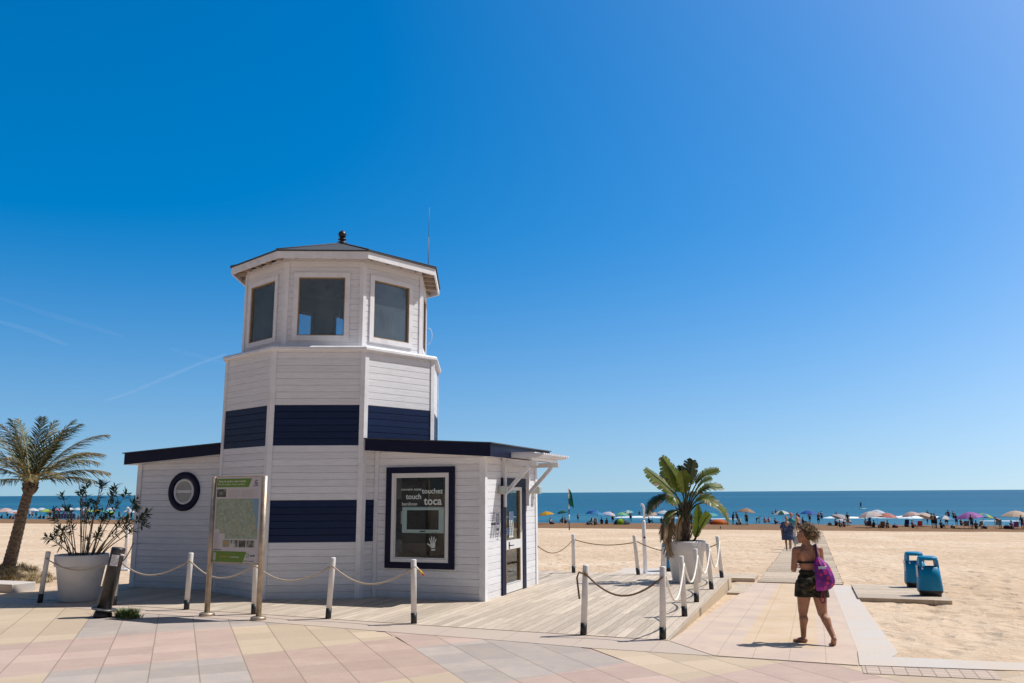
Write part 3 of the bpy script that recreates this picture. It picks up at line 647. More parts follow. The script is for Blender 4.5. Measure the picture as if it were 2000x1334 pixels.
# hand sticker, black shadow hand behind a pale one
def hand(cx, cy, s, mi, dz):
    M = MF @ Matrix.Translation((cx, cy, dz))
    pal = [(-.03, -.045), (.035, -.045), (.042, .0), (.036, .035), (-.034, .03), (-.042, 0)]
    mb.prism([(x * s, y * s) for x, y in pal], 0, .001, mi, M)
    for bx, by, ang, ln, w in ((-.03, .028, 20, .075, .0075), (-.011, .032, 7, .09, .008), (.012, .033, -6, .086, .008), (.032, .028, -20, .066, .007), (-.036, -.015, 58, .06, .0095)):
        R_ = M @ Matrix.Translation((bx * s, by * s, 0)) @ Matrix.Rotation(radians(ang), 4, 'Z'); a = ln * s; w *= s
        mb.prism([(-w, -.02 * s), (w, -.02 * s), (w, a * .85), (w * .6, a), (-w * .6, a), (-w, a * .85)], 0, .001, mi, R_)
hand(3.17, 1.055, 1.6, 1, -.0045); hand(3.15, 1.02, 1.3, 0, -.003)
mb.prism([(3.12 - 2.5 + 2.5, .915), (3.2, .915), (3.2, .94), (3.12, .94)], -.0045, -.0035, 0, MF)
mb.build("hand_sticker", [M_VINYL, M_VBLACK], fw_)

# door on the sunny side: X along +q
MD = frameM((WBX, 0), (WBX, 1)); mb = MB()
mb.box(-.555, -.345, .012, 2.12, .003, .035, 0, MD); mb.box(.665, .885, .012, 2.12, .003, .035, 0, MD); mb.box(-.555, .885, 2.12, 2.30, .003, .035, 0, MD)
door = mb.build("door", M_NAVY, kiosk, bevel=.004)
mb = MB()
mb.box(-.343, -.315, .03, 2.118, -.05, .022, 0, MD); mb.box(.55, .663, .03, 2.118, -.05, .022, 0, MD); mb.box(-.315, .55, 2.05, 2.118, -.05, .022, 0, MD)
mb.box(-.315, .55, .87, 1.048, -.05, .022, 0, MD); mb.box(-.315, .55, .03, .2, -.05, .022, 0, MD); mb.box(-.315, .55, .2, .206, -.05, .03, 0, MD)
for x in (-.31, ): mb.box(x, x + .02, .206, 2.05, -.05, .022, 1, MD)
for x in (.535,): mb.box(x - .012, x + .015, .206, .87, -.05, .018, 1, MD); mb.box(x - .012, x + .015, 1.048, 2.05, -.05, .018, 1, MD)
mb.build("door_leaf", [M_UPVC, M_SEAL], door)
mb = MB(); mb.box(-.29, .523, 1.048, 2.05, -.02, -.014, 0, MD); mb.box(-.29, .523, .206, .87, -.02, -.014, 0, MD); mb.build("door_glass", M_GLASS, door)
mb = MB(); mb.box(-.17, -.13, .89, 1.02, .022, .03, 0, MD); mb.tube([MD @ Vector((-.15, .95, .03)), MD @ Vector((-.15, .95, .07)), MD @ Vector((-.02, .95, .075))], .011, 8); mb.build("handle", M_BLACKM, door)
mb = MB()
mb.box(-.06, .2, 1.1, 1.62, -.012, -.009, 0, MD); mb.box(-.24, -.11, 1.16, 1.3, -.012, -.009, 1, MD)
for i in range(3): mb.box(-.03 + i * .08, .02 + i * .08, 1.45, 1.62, -.009, -.007, 1, MD)
for i in range(5): mb.box(-.01, .15, 1.16 + i * .05, 1.175 + i * .05, -.009, -.007, 2, MD)
mb.build("door_notices", [M_VINYL, simple("blue_sticker", (.05, .2, .5), .5), simple("grey_print", (.3, .3, .32), .6)], door)
# writing on the wall beside the door
M_PURP = simple("purple_logo", (.06, .03, .16), .5); M_DKTXT = simple("dark_print", (.03, .03, .05), .6); M_LILAC = simple("lilac_print", (.33, .32, .42), .7)
mb = MB()
mb.box(-.80, -.665, 1.385, 1.60, .001, .004, 0, MD)
add_text(mb, "i", MD @ Matrix.Translation((-.765, 1.42, .0045)), .055, 1, .03, .001, 3)
mb.build("wall_logo", [M_PURP, M_DKTXT, M_LILAC, M_VINYL], kiosk); mb = MB(); add_text(mb, "tourist", MD @ Matrix.Translation((-1.10, 1.385, .002)), .26, 1, .03, .001, 1, .09); mb.build("wall_lettering", [M_PURP, M_DKTXT], kiosk); mb = MB(); add_text(mb, "info", MD @ Matrix.Translation((-.80, 1.27, .002)), .13, 1, .02, .001, 1)
mb.build("wall_lettering", [M_PURP, M_DKTXT], kiosk); mb = MB()
for i, w in enumerate((.24, .2, .24, .17)): add_text(mb, "informació", MD @ Matrix.Translation((-1.12, 1.6 - i * .045, .002)), w, 1, .0, .001, 2) if i == 0 else mb.box(-1.12, -1.12 + w, 1.6 - i * .045, 1.62 - i * .045, .001, .003, 2, MD)
mb.build("wall_lettering", [M_PURP, M_DKTXT, M_LILAC], kiosk); mb = MB()
for i, w in enumerate((.09, .06, .1)): mb.box(-.80, -.80 + w, 1.2 - i * .05, 1.212 - i * .05, .001, .003, 1, MD)
mb.build("wall_lettering", [M_PURP, M_DKTXT, M_LILAC, M_VINYL], kiosk)
# pergola over the door
mb = MB(); PX = WBX + .022
for q in (-.45, 1.02):
    mb.box(WBX + .002, WBX + .075, q - .045, q + .045, 1.72, 2.66)
    mb.beam((WBX + .075, q, 2.585), (WBX + .74, q, 2.585), .055, .1); mb.beam((WBX + .05, q, 1.98), (WBX + .58, q, 2.535), .05, .075)
mb.box(WBX + .62, WBX + .68, -.57, 1.14, 2.642, 2.70); mb.box(WBX + .04, WBX + .1, -.57, 1.14, 2.642, 2.70)
mb.build("pergola_brackets", M_TRIM, kiosk)
for i in range(14):
    q = -.56 + i * .13; mb = MB(); x1 = WBX + .93; y = q
    poly = [(WBX + .03, 2.6), (x1 - .16, 2.6), (x1, 2.685), (x1, 2.72), (WBX + .03, 2.72)]
    poly = [(WBX + .03, 2.702), (x1 - .1, 2.702), (x1, 2.75), (x1, 2.785), (WBX + .03, 2.785)]
    mb.add([(x, y - .038, z - .005) for x, z in poly] + [(x, y + .038, z - .005) for x, z in poly], [(0, 1, 2, 3, 4), (9, 8, 7, 6, 5)] + [(i_, i_ + 5, (i_ + 1) % 5 + 5, (i_ + 1) % 5) for i_ in range(5)])
    mb.build("pergola_slat", M_TRIM, kiosk)
mb = MB(); mb.box(WBX + .03, WBX + .74, -.6, 1.17, 2.783, 2.80); mb.build('pergola_board', M_TRIM, kiosk)
M_LENS = simple("lamp_lens", (.35, .38, .36), .25)
for q in (-.66, 1.49):
    mb = MB(); mb.box(WBX + .001, WBX + .05, q - .05, q + .05, 2.0, 2.12, 0); mb.box(WBX + .05, WBX + .17, q - .085, q + .085, 1.975, 2.135, 0)
    l = mb.build("wall_lamp", simple("lamp_housing", (.5, .48, .44), .5), kiosk, bevel=.008)
    mb = MB(); mb.box(WBX + .171, WBX + .176, q - .065, q + .065, 1.995, 2.115); mb.box(WBX + .06, WBX + .155, q - .088, q - .0855, 1.995, 2.115); mb.build("lamp_lens", M_LENS, l)
# round porthole on the left wing
PC = Vector((-2.905, WF, 2.075)); MPH = Matrix.Translation(PC) @ Matrix.Rotation(pi / 2, 4, 'X')
mb = MB(); mb.lathe([(.285, .001), (.285, .035), (.30, .05), (.40, .05), (.425, .035), (.425, .001)], 56, PC, 0, True, Matrix.Rotation(pi / 2, 4, 'X')); mb.f.pop(); mb.f.pop(); mb.m.pop(); mb.m.pop(); mb.sm.pop(); mb.sm.pop()
po = mb.build("porthole", M_NAVY, kiosk)
mb = MB(); mb.lathe([(.225, .012), (.23, .03), (.262, .034), (.284, .02), (.284, .001)], 48, PC, 0, True, Matrix.Rotation(pi / 2, 4, 'X')); mb.f.pop(); mb.f.pop(); mb.m.pop(); mb.m.pop(); mb.sm.pop(); mb.sm.pop()
mb.box(-.24, .24, -.03, .03, .014, .026, 0, MPH); mb.ball(MPH @ Vector((-.19, 0, .026)), .012, 8, 1); mb.ball(MPH @ Vector((.19, 0, .026)), .012, 8, 1)
mb.build("porthole_rim", [M_UPVC, M_BLACKM], po)
mb = MB(); mb.lathe([(.236, .004), (.236, .011)], 40, PC, 0, False, Matrix.Rotation(pi / 2, 4, 'X')); mb.build("porthole_pane", simple("frosted_pane", (.33, .33, .31), .25, .12, 4), po)

# things inside the kiosk
MW = kiosk.matrix_basis
mon = thing("touch_screen_monitor", "pale touch screen monitor behind the kiosk's front window", "monitor", S(KX + 2.9, KY + WF + .055, 1.236), SITE)
mb = MB(); mb.box(-.46, .46, 0, .07, 0, .506); mb.build("monitor_case", simple("pale_plastic", (.62, .8, .78), .4, .04), mon, bevel=.02)
mb = MB(); mb.box(-.345, .345, -.004, .002, .068, .44); mb.build("screen", simple("dark_screen", (.004, .004, .007), .6, spec=.08), mon)
mb = MB(); mb.box(-.06, .06, -.004, .002, .02, .045); mb.build("badge", M_BLACKM, mon)
mb = MB(); mb.box(-.52, .6, .075, .1, .17, .42); mb.build("mounting_bar", M_UPVC, mon)
mb = MB(); mb.box(-.58, .33, .2, .23, -.5, 1.12); mb.build("added_dark_panel", simple("dark_panel", (.03, .028, .025), .7, .5, 3), mon); mb = MB(); mb.box(.332, .62, .22, .25, -.5, 1.12); mb.build("added_brown_panel", simple("brown_panel", (.13, .1, .07), .7, .4, 4), mon)  # added panels that darken the view through the glass, brown at one side
lamp = thing("hanging_lantern_lamp", "dark metal lamp hanging inside the kiosk's glazed lantern room", "lamp", S(KX + .12, KY, 6.0), SITE)
mb = MB(); mb.lathe([(.02, .0), (.1, .03), (.115, .2), (.12, .24), (.06, .3), (.02, .33)], 12); mb.build("lamp_cage", M_BLACKM, lamp)
mb = MB(); mb.tube([(0, 0, .33), (0, 0, 1.7)], .008, 6); mb.build("lamp_cord", M_BLACKM, lamp)

# ============================================================ ROPE POSTS, ROPES, BOLLARD
M_POSTW = simple("white_post_paint", (.68, .66, .64), .5, .1, 8, .2, 50, dirt=.4)
M_POSTK = simple("black_post_foot", (.014, .014, .016), .5, .3, 10)
M_ROPE = NT("pale_rope"); f_ = M_ROPE.n.new("ShaderNodeTexWave"); f_.inputs['Scale'].default_value = 30; f_.inputs['Distortion'].default_value = 1
M_ROPE.l.new(M_ROPE.co.outputs['Object'], f_.inputs[0]); M_ROPE.set(M_ROPE.ramp(f_.outputs[0], [(.2, (.38, .3, .22)), (.7, (.6, .5, .4))]), .8); M_ROPE.bump(f_.outputs[0], .5, .01); M_ROPE = M_ROPE.m
M_ROPEW = simple("white_rope", (.72, .68, .62), .8, .1, 20); M_ROPEB = simple("brown_rope", (.2, .135, .08), .85, .25, 20, .4, 80)
post_holes = {}
def rope_post(key, a, b, dx, h, label, z0=.011, r=.045, black=.16):
    g = "white rope posts round the kiosk deck"
    w = S(a, b, z0); t = thing("rope_post", label, "post", w, 0, g)
    top = Vector((dx, 0, h)); mb = MB(); n = 14
    foot = top * (black / h)
    mb.tube([foot, top - top.normalized() * .012, top - top.normalized() * .004, top], [r, r, r * .93, r * .8], n); mb.build("shaft", M_POSTW, t)
    mb = MB(); mb.tube([(0, 0, 0), foot], [r * 1.06, r * 1.06], n); mb.build("foot", M_POSTK, t)
    post_holes[key] = w + top * .87
for key, a, b, dx, h, label in [
    (0, -13.94, 12.01, .07, .94, "leaning white rope post at the far left, before the big oleander planter"),
    (1, -12.28, 12.15, .04, .94, "white rope post standing just behind the black bollard"),
    (2, -10.58, 12.12, .02, .97, "white rope post on the shaded deck left of the map board"),
    (3, -9.07, 12.02, -.01, .92, "white rope post half hidden behind the map board"),
    (4, -7.57, 11.96, .051, .96, "white rope post in front of the tower, right of the map board"),
    (5, -5.99, 11.91, -.02, .966, "white rope post in front of the kiosk window, yellow rope end on top"),
    (6, -3.22, 11.74, .058, .958, "white rope post with a brown rope knotted round it, at the deck's front edge"),
    (7, -2.09, 11.72, .04, .966, "white rope post on the front right corner of the deck"),
    (8, -2.11, 13.92, -.02, .952, "second white rope post from the front along the deck's right edge"),
    (9, -2.16, 15.74, .02, .948, "third white rope post along the deck's right edge, before the white planter"),
    (10, -2.13, 17.84, -.04, .928, "fourth white rope post along the deck's right edge, right of the white planter"),
    (11, -2.17, 20.28, -.06, .95, "leaning white rope post at the far right corner of the deck"),
    (12, -5.83, 20.45, .006, .946, "white rope post at the deck's back edge near the kiosk"),
    (13, -4.18, 20.42, -.07, .942, "leaning white rope post at the deck's back edge left of the shower")]:
    rope_post(key, a, b, dx, h, label)
rope_post(14, -3.58, 20.6, .02, .64, "short thick white post behind the white planter", .011, .06, .01)
def rope(A, B, sag, m, label, r=.0135, grp="ropes strung between the white posts", drop=None):
    A, B = Vector(A), Vector(B); L = (B - A).length; n = max(10, int(L / .08)); pts = []
    for i in range(n + 1):
        u = i / n; p = A.lerp(B, u); p.z -= sag * 4 * u * (1 - u) * (1 + .06 * sin(5 * u)); pts.append(p - A)
    mb = MB(); mb.tube(pts, r, 7)
    if drop: mb.tube([Vector((0, 0, 0)) + Vector(d) for d in drop], r, 7); mb.ball((0, 0, 0), r * 2.4, 8)
    o = mb.build("rope", m, None, A); return tag(o, label, "rope", grp)
H_ = post_holes; off = lambda k, d: H_[k] + Vector(d)
fr = (0, -.05, 0)
rope(off(0, fr), off(1, fr), .2, M_ROPE, "sagging rope passing in front of the big oleander planter", .011)
rope(off(1, fr), off(2, fr), .26, M_ROPE, "pale rope before the porthole wall, right of the black bollard")
rope(off(2, fr), off(3, fr), .25, M_ROPE, "pale rope hanging behind the map board")
rope(off(3, fr), off(4, fr), .24, M_ROPE, "pale rope before the tower, right of the map board")
rope(off(4, fr), off(5, fr), .26, M_ROPE, "pale rope hanging before the tower and the kiosk's front window")
rope(off(6, fr), off(7, fr), .27, M_ROPEB, "brown rope closing the right end of the deck's front edge", .014, drop=[(0, 0, 0), (-.1, 0, .03), (-.13, 0, -.05), (-.11, 0, -.25), (-.1, 0, -.34)])
rt_ = (.04, 0, 0)
rope(off(7, rt_), off(8, rt_), .42, M_ROPEW, "first white rope along the deck's right edge, nearest the front corner", .017)
rope(off(8, rt_), off(9, rt_), .36, M_ROPEW, "second white rope along the deck's right edge, before the white planter", .017)
rope(off(9, rt_), off(10, rt_), .38, M_ROPEW, "third white rope along the deck's right edge, beside the white planter", .017)
rope(off(10, rt_), off(11, rt_), .45, M_ROPEW, "farthest white rope along the deck's right edge", .017)
rope(S(KX + WBX + .03, KY + WB, .82), off(12, (0, 0, 0)), .22, M_ROPEB, "brown rope from the kiosk's back corner to the first post", .012)
rope(off(12, (0, 0, 0)), off(13, (0, 0, -.05)), .1, M_ROPEB, "nearly taut brown rope across the back edge of the deck", .012)
rope(off(13, (0, 0, 0)), off(14, (0, 0, .0)), .03, M_ROPEB, "short brown rope passing behind the white beach shower", .012)
rope(off(14, (0, 0, 0)), off(11, (0, 0, -.05)), .12, M_ROPEB, "brown rope running behind the white planter to the far corner post", .012)
rope(off(1, (.03, 0, -.05)), S(KX - WBX - .03, KY + WF + .02, .95), .08, M_ROPEB, "brown rope tied to the left corner of the kiosk", .011)
p = off(5, fr); mb = MB(); mb.tube([(0, 0, 0), (.04, -.01, .02), (.09, -.015, -.03)], .016, 8, 0); mb.tube([(.09, -.015, -.03), (.15, -.02, -.09)], .018, 8, 1); mb.tube([(.15, -.02, -.09), (.17, -.02, -.115)], [.022, .016], 8, 2)
tag(mb.build("rope_end", [M_ROPEW, simple("yellow_tape", (.6, .36, .02), .6), simple("red_tape", (.5, .03, .03), .6)], None, p), "knotted rope end wrapped in yellow and red tape on a post", "rope end")

# black leaning bollard
bo = thing("bollard", "tall black metal bollard leaning right at the edge of the promenade", "bollard", S(-11.33, 11.0, .004), 0)
top = Vector((.165, .03, 1.12)); ax = top.normalized(); mb = MB()
mb.tube([(0, 0, .06), top * .985, top], [.115, .112, .104], 24); mb.build("shaft", simple("bollard_paint", (.022, .02, .022), .38, .35, 14, .15, 60, dirt=.25), bo)
M = Matrix.Translation(ax * .115) @ ax.to_track_quat('Z', 'Y').to_matrix().to_4x4(); mb = MB(); mb.lathe([(.118, 0), (.2, .0), (.205, .012), (.195, .022), (.118, .026)], 28, (0,0,0), 0, True, M); mb.build("base_flange", simple("scuffed_metal", (.12, .12, .125), .4, .4, 12, metal=.5), bo)
mb = MB(); mb.lathe([(.14, 0), (.15, .03), (.13, .075), (.12, .1)], 20); mb.build("base_plug", M_POSTK, bo)
P0 = ax * .86; q = ax.to_track_quat('Z', 'Y').to_matrix(); mb = MB(); vs = []; nn = 9
dirv = Vector((0, -1, 0)); sidev = ax.cross(dirv).normalized(); fv = sidev.cross(ax).normalized()
for j in (0, 1):
    for i in range(nn):
        t_ = (i / (nn - 1) - .5) * 1.1 - .25; vs.append(P0 + ax * (.18 * j - .02) + (fv * cos(t_) - sidev * sin(t_)) * (.1155))
mb.add(vs, [(i, i + 1, nn + i + 1, nn + i) for i in range(nn - 1)], 0, True)
for k in range(7):
    v2 = []
    for j in (0, 1):
        for i in range(nn):
            t_ = (i / (nn - 1) - .5) * (.9 if k % 3 else .6) - .25; v2.append(P0 + ax * (.15 - .022 * k + .007 * j - .02) + (fv * cos(t_) - sidev * sin(t_)) * (.1162))
    mb.add(v2, [(i, i + 1, nn + i + 1, nn + i) for i in range(nn - 1)], 1, True)
mb.build("paper_notice", [simple("paper", (.72, .7, .72), .7, .05), simple("print_grey", (.35, .33, .36), .7)], bo)
mb = MB(); mb.tube([top * .9 + Vector((.09, -.07, 0)), top * .9 + Vector((.15, -.08, -.012))], .016, 8); mb.build("rope_stub", M_ROPEW, bo)
# weed tuft
def blades(mb, c, n, spread, h, w, mi=0, seed=1, lean=.6):
    R = random.Random(seed)
    for _ in range(n):
        a = R.uniform(0, 2*pi); r = spread * sqrt(R.random()); p = Vector(c) + Vector((r * cos(a), r * sin(a), 0)); hh = h * R.uniform(.45, 1.1)
        d = Vector((cos(a + R.uniform(-.6, .6)), sin(a + R.uniform(-.6, .6)), 0)); s_ = Vector((-d.y, d.x, 0)) * w; k = R.uniform(.1, lean)
        m_ = p + d * hh * k * .35 + Vector((0, 0, hh * .6)); e = p + d * hh * k * 1.0 + Vector((0, 0, hh * (1 - k * .35)))
        mb.add([p - s_, p + s_, m_ + s_ * .8, m_ - s_ * .8, e], [(0, 1, 2, 3), (3, 2, 4)], mi if R.random() < .75 else mi + 1)
M_GR1 = simple("green_blades", (.05, .1, .02), .7, .35, 20); M_GR2 = simple("yellow_blades", (.2, .19, .06), .7, .3, 20)
mb = MB(); blades(mb, (0, 0, 0), 420, .17, .17, .006, 0, 3, 1.); blades(mb, (.16, -.16, 0), 260, .17, .07, .006, 0, 4, 1.); blades(mb, (-.1, .03, 0), 90, .12, .1, .006, 0, 9)
tag(mb.build("weed_tuft", [M_GR1, M_GR2], None, S(-10.95, 11.14, .004)), "green weed tuft growing from the paving beside the black bollard", "weed")

# ============================================================ MAP BOARD
SB0 = Vector((-5.14, 14.25, 0)); SB1 = Vector((-4.11, 13.76, 0)); ang = atan2(SB1.y - SB0.y, SB1.x - SB0.x); SL = 1.138
sign = thing("map_board", "walking trail map board on two metal posts in front of the tower", "sign", SB0 + Vector((0, 0, .004)), ang)
for x in (-.02, SL - .035):
    mb = MB(); mb.tube([(x, 0, .05), (x, 0, 2.3)], .045, 18); f = mb.build("post", M_STEEL, sign)
    mb = MB(); mb.lathe([(.125, 0), (.125, .035), (.11, .05), (.05, .055)], 24, (x, 0, 0)); mb.build("base_plate", M_STEEL, f)
MS = Matrix(((1, 0, 0, 0), (0, 0, -1, 0), (0, 1, 0, 0), (0, 0, 0, 1)))     # board plane: x, height, towards the viewer
PX0, PX1, PZ0, PZ1 = .035, 1.05, .875, 2.29
mb = MB(); mb.box(PX0, PX1, PZ0, PZ1, -.02, .012, 0, MS); mb.box(PX0 - .005, PX1 + .005, PZ1 + .001, PZ1 + .018, -.025, .018, 1, MS); mb.box(PX0 - .005, PX1 + .005, PZ0 - .02, PZ0 - .001, -.025, .018, 1, MS)
panel = mb.build("panel", [simple("sign_white", (.47, .455, .47), .35, .04), M_STEEL], sign)
M_SGREEN = simple("sign_green", (.085, .185, .006), .35, .12, 3); M_STEXT = simple("sign_text", (.52, .56, .42), .5); M_SGREY = simple("sign_grey_print", (.4, .37, .385), .5, .1, 30); M_SDARK = simple("sign_dark_print", (.05, .06, .06), .5)
mb = MB(); d = .0135
mb.prism([(PX0 + .012, 2.12), (.765, 2.12), (.83, 2.265), (PX0 + .012, 2.265)], .0121, d, 0, MS); mb.build("green_band", M_SGREEN, panel); mb = MB(); mb.prism([(PX0 + .004, .885), (.715, .885), (.79, 1.06), (PX0 + .004, 1.06)], .0121, d, 0, MS); mb.build("green_band", M_SGREEN, panel)
mb = MB()
def st(body, x, z, w, mi=0, bold=.0, ysc=None, dz=.0142): add_text(mb, body, MS @ Matrix.Translation((x, z, dz)), w, 1, bold, .0006, mi, ysc)
st("Xarxa de senders, rutes i camins", .08, 2.205, .62, 0, .02, .052); st("Red de sendas, rutas y caminos", .08, 2.155, .6, 0, .0, .052)
st("parcs naturals", .2, .965, .18, 2, .02, .04); st("Comunitat Valenciana", .41, .96, .22, 0, .02, .034)
st("G", .895, 2.165, .06, 1, .03, .1); st("gandia", .87, 2.135, .11, 1, .0, .035); st("gandia", .875, .99, .1, 1, .03, .04); st("ajuntament", .74, .905, .09, 1, .0, .026); st("generalitat", .85, .905, .11, 1, .0, .026); st("Equipaments", .055, 1.075, .17, 1, .02, .03)
mb.build("lettering", [M_STEXT, M_SDARK, simple("sign_orange", (.5, .3, .05), .5)], panel)
mb = MB()
for i in range(9): z = 2.075 - i * .0145; mb.box(.3, .575 - (.04 if i % 4 == 3 else 0), z - .009, z, .0121, .013, 0, MS); pass
mb.build("small_print", M_SGREY, panel); mb = MB()
for i in range(9): z = 2.075 - i * .0145; mb.box(.6, .96 - (.1 if i % 3 == 2 else 0), z - .009, z, .0121, .013, 0, MS)
mb.build("small_print", M_SGREY, panel); mb = MB()
for i in range(16): z = 1.36 - i * .0165; mb.box(.06, .16 - (.03 if i % 4 == 1 else 0), z - .008, z, .0141, .0147, 0, MS)
mb.build("small_print", M_SGREY, panel)
def photo_mat(name, stops, sc, seed):
    t = NT(name); f = t.noise(sc, 5, t.mapped((1, 1, 1), loc=(seed, seed * 1.7, 0)), .6); z = t.sep()[2]
    t.set(t.ramp(f, stops), .35); return t.m
PM = [photo_mat("photo_print_a", [(.3, (.01, .015, .015)), (.5, (.06, .07, .05)), (.7, (.34, .32, .26))], 9, 1), photo_mat("photo_print_b", [(.35, (.02, .03, .02)), (.5, (.1, .2, .3)), (.65, (.35, .25, .1))], 9, 5), photo_mat("photo_print_c", [(.35, (.015, .02, .01)), (.5, (.1, .13, .07)), (.62, (.45, .45, .48))], 8, 9)]
for (x0, x1, z0, z1, k) in ((.06, .27, 1.955, 2.09, 0), (.255, .405, 1.13, 1.245, 1), (.425, .585, 1.13, 1.245, 2), (.605, .76, 1.13, 1.245, 0), (.78, .945, 1.13, 1.245, 0)):
    mb = MB(); mb.box(x0, x1, z0, z1, .0121, .0132, 0, MS); mb.build("photo_print", PM[k], panel)
t = NT("printed_map"); p = t.sep(); n1 = t.noise(3.2, 7, rough=.65); n2 = t.noise(16, 6, rough=.7); vo = t.voro(9, None, 0, 'DISTANCE_TO_EDGE')
c = t.ramp(n1, [(.3, (.34, .30, .2)), (.45, (.25, .32, .22)), (.55, (.19, .32, .24)), (.7, (.36, .35, .31))]); c = t.mix(.55, c, t.ramp(n2, [(.35, (.12, .16, .1)), (.55, (.3, .33, .27)), (.7, (.46, .43, .38))]))
c = t.mix(t.math('MULTIPLY', t.ramp(vo, [(.0, (1,1,1)), (.03, (0,0,0))]), .5), c, (.45, .34, .26))
coast = t.math('ADD', t.math('ADD', t.math('MULTIPLY', p[0], 1.0), t.math('MULTIPLY', p[2], .28)), t.math('MULTIPLY', t.noise(6, 4), .06)); c = t.mix(t.math('GREATER_THAN', coast, 1.425), c, (.14, .27, .38)); t.set(c, .35)
mb = MB(); mb.prism([(.06, 1.42), (.165, 1.42), (.165, 1.35), (.29, 1.35), (.29, 1.265), (1.0, 1.265), (1.0, 1.93), (.06, 1.93)], .0121, .0136, 0, MS); mb.build("printed_map", t.m, panel)
mb = MB(); R_ = [(.036 * cos(2*pi*i/20), .036 * sin(2*pi*i/20)) for i in range(20)]
for i in range(20):
    a, b = R_[i], R_[(i+1) % 20]; mb.add([MS @ Vector((.82 + a[0], 1.0 + a[1], .0135)), MS @ Vector((.82 + b[0], 1.0 + b[1], .0135)), MS @ Vector((.82 + b[0] * .6, 1.0 + b[1] * .6, .0135)), MS @ Vector((.82 + a[0] * .6, 1.0 + a[1] * .6, .0135))], [(3, 2, 1, 0)])
mb.build("ring_emblem", simple("emblem_green", (.15, .22, .16), .5), panel)
mb = MB(); mb.box(.055, .115, .905, 1.035, .0136, .0142, 0, MS); mb.build("pictogram", M_SGREY, panel)

# ============================================================ PLANTERS AND PLANTS
M_POT = simple("white_plastic_pot", (.64, .62, .6), .42, .06, 3, .08, 30, dirt=.25); M_SOIL = simple("potting_soil", (.06, .045, .03), .95, .4, 20, .8, 40)
def planter(label, loc, rt, rb, h):
    t = thing("planter", label, "planter", loc)
    mb = MB(); k = h * .75
    mb.lathe([(rb * .96, 0), (rb, .02), (rt * .9, k), (rt * .9 + .001, k + .004)], 48); mb.build("pot_body", M_POT, t)
    mb = MB(); mb.lathe([(rt * .9, k + .004), (rt * .98, k + .002), (rt * .985, k + .012), (rt, h - .02), (rt * .985, h), (rt * .93, h), (rt * .9, h - .12)], 48); mb.f.pop(); mb.f.pop(); mb.m.pop(); mb.m.pop(); mb.sm.pop(); mb.sm.pop(); mb.build("pot_rim", M_POT, t)
    mb = MB(); mb.lathe([(.01, h - .07), (rt * .5, h - .06), (rt * .92, h - .09)], 32); mb.f.pop(); mb.m.pop(); mb.sm.pop(); mb.build("soil", M_SOIL, t); return t
P1 = S(-13.53, 12.45, .011); P1 = Vector((-8.42, 16.35, .008)); planter("big white round planter on the left holding a leafy oleander, in shade", P1, .48, .335, .87)
P2 = Vector((3.9, 18.95, .011)); planter("white round planter on the sunny deck holding the bird of paradise plant", P2, .455, .32, .9)

def leafmat(name, lo, hi, sc=6., trans=.25, rough=.5):
    t = NT(name); f = t.noise(sc, 4); c = t.ramp(f, [(.3, lo), (.7, hi)]); t.set(c, rough, spec=.4)
    tl = t.n.new("ShaderNodeBsdfTranslucent"); t.l.new(c, tl.inputs[0]); mx = t.n.new("ShaderNodeMixShader"); mx.inputs[0].default_value = trans
    t.l.new(t.b.outputs[0], mx.inputs[1]); t.l.new(tl.outputs[0], mx.inputs[2]); t.l.new(mx.outputs[0], t.n["Material Output"].inputs[0]); return t.m
M_OLE = [leafmat("oleander_leaf_dark", (.018, .042, .014), (.045, .085, .03)), leafmat("oleander_leaf_mid", (.03, .055, .018), (.07, .1, .035)), leafmat("oleander_leaf_dry", (.09, .06, .03), (.16, .1, .05))]
M_STEM = simple("oleander_stem", (.24, .18, .115), .8, .25, 14, .4, 60)
ole = thing("oleander", "sparse oleander shrub with bare fanning stems in the big left planter", "shrub", P1 + Vector((0, 0, .81)))
R = random.Random(11); sm = MB(); lm = MB()
def lance(mb, p, d, L, w, mi):
    d = d.normalized(); s_ = d.cross(Vector((0, 0, 1)));
    if s_.length < .1: s_ = Vector((1, 0, 0))
    s_.normalize(); s_ = (s_ + d.cross(s_) * R.uniform(-.8, .8)).normalized(); dr = Vector((0, 0, -L * R.uniform(.02, .22)))
    mb.add([p, p + d * L * .35 + s_ * w + dr * .15, p + d * L * .7 + s_ * w * .8 + dr * .5, p + d * L + dr, p + d * L * .7 - s_ * w * .8 + dr * .5, p + d * L * .35 - s_ * w + dr * .15], [(0, 1, 5), (1, 2, 4, 5), (2, 3, 4)], mi)
def cluster(mb, p, d, n, L, up=.5):
    for i in range(n):
        a = 2.4 * i + R.random(); o_ = d.orthogonal().normalized(); q_ = d.cross(o_)
        v = d * R.uniform(.15, .9) + (o_ * cos(a) + q_ * sin(a)) * R.uniform(.5, 1.) ; lance(mb, p - d * R.uniform(0, .13), v, L * R.uniform(.7, 1.15), L * .09, R.choice((0, 0, 0, 1, 1, 2) if R.random() < .35 else (0, 0, 1)))
TIPS = [(-.72, .0, .38), (-.58, .15, .55), (-.45, -.1, 1.2), (-.3, .25, 1.28), (-.12, .0, 1.3), (.05, -.2, 1.42), (.16, .2, 1.44), (.3, .0, 1.42), (.4, .3, 1.38), (.55, -.1, 1.25), (.72, .1, 1.22), (.9, .2, 1.1), (1.05, -.1, .95), (1.22, .05, .86), (1.15, .15, .62), (.95, -.2, .72), (-.55, -.25, .92), (-.2, -.3, .95), (.2, -.35, 1.05), (.62, -.3, .85), (-.75, .2, .75), (.0, .35, 1.1), (1.1, .1, .75), (-.35, -.3, .45), (.45, -.35, .45)]
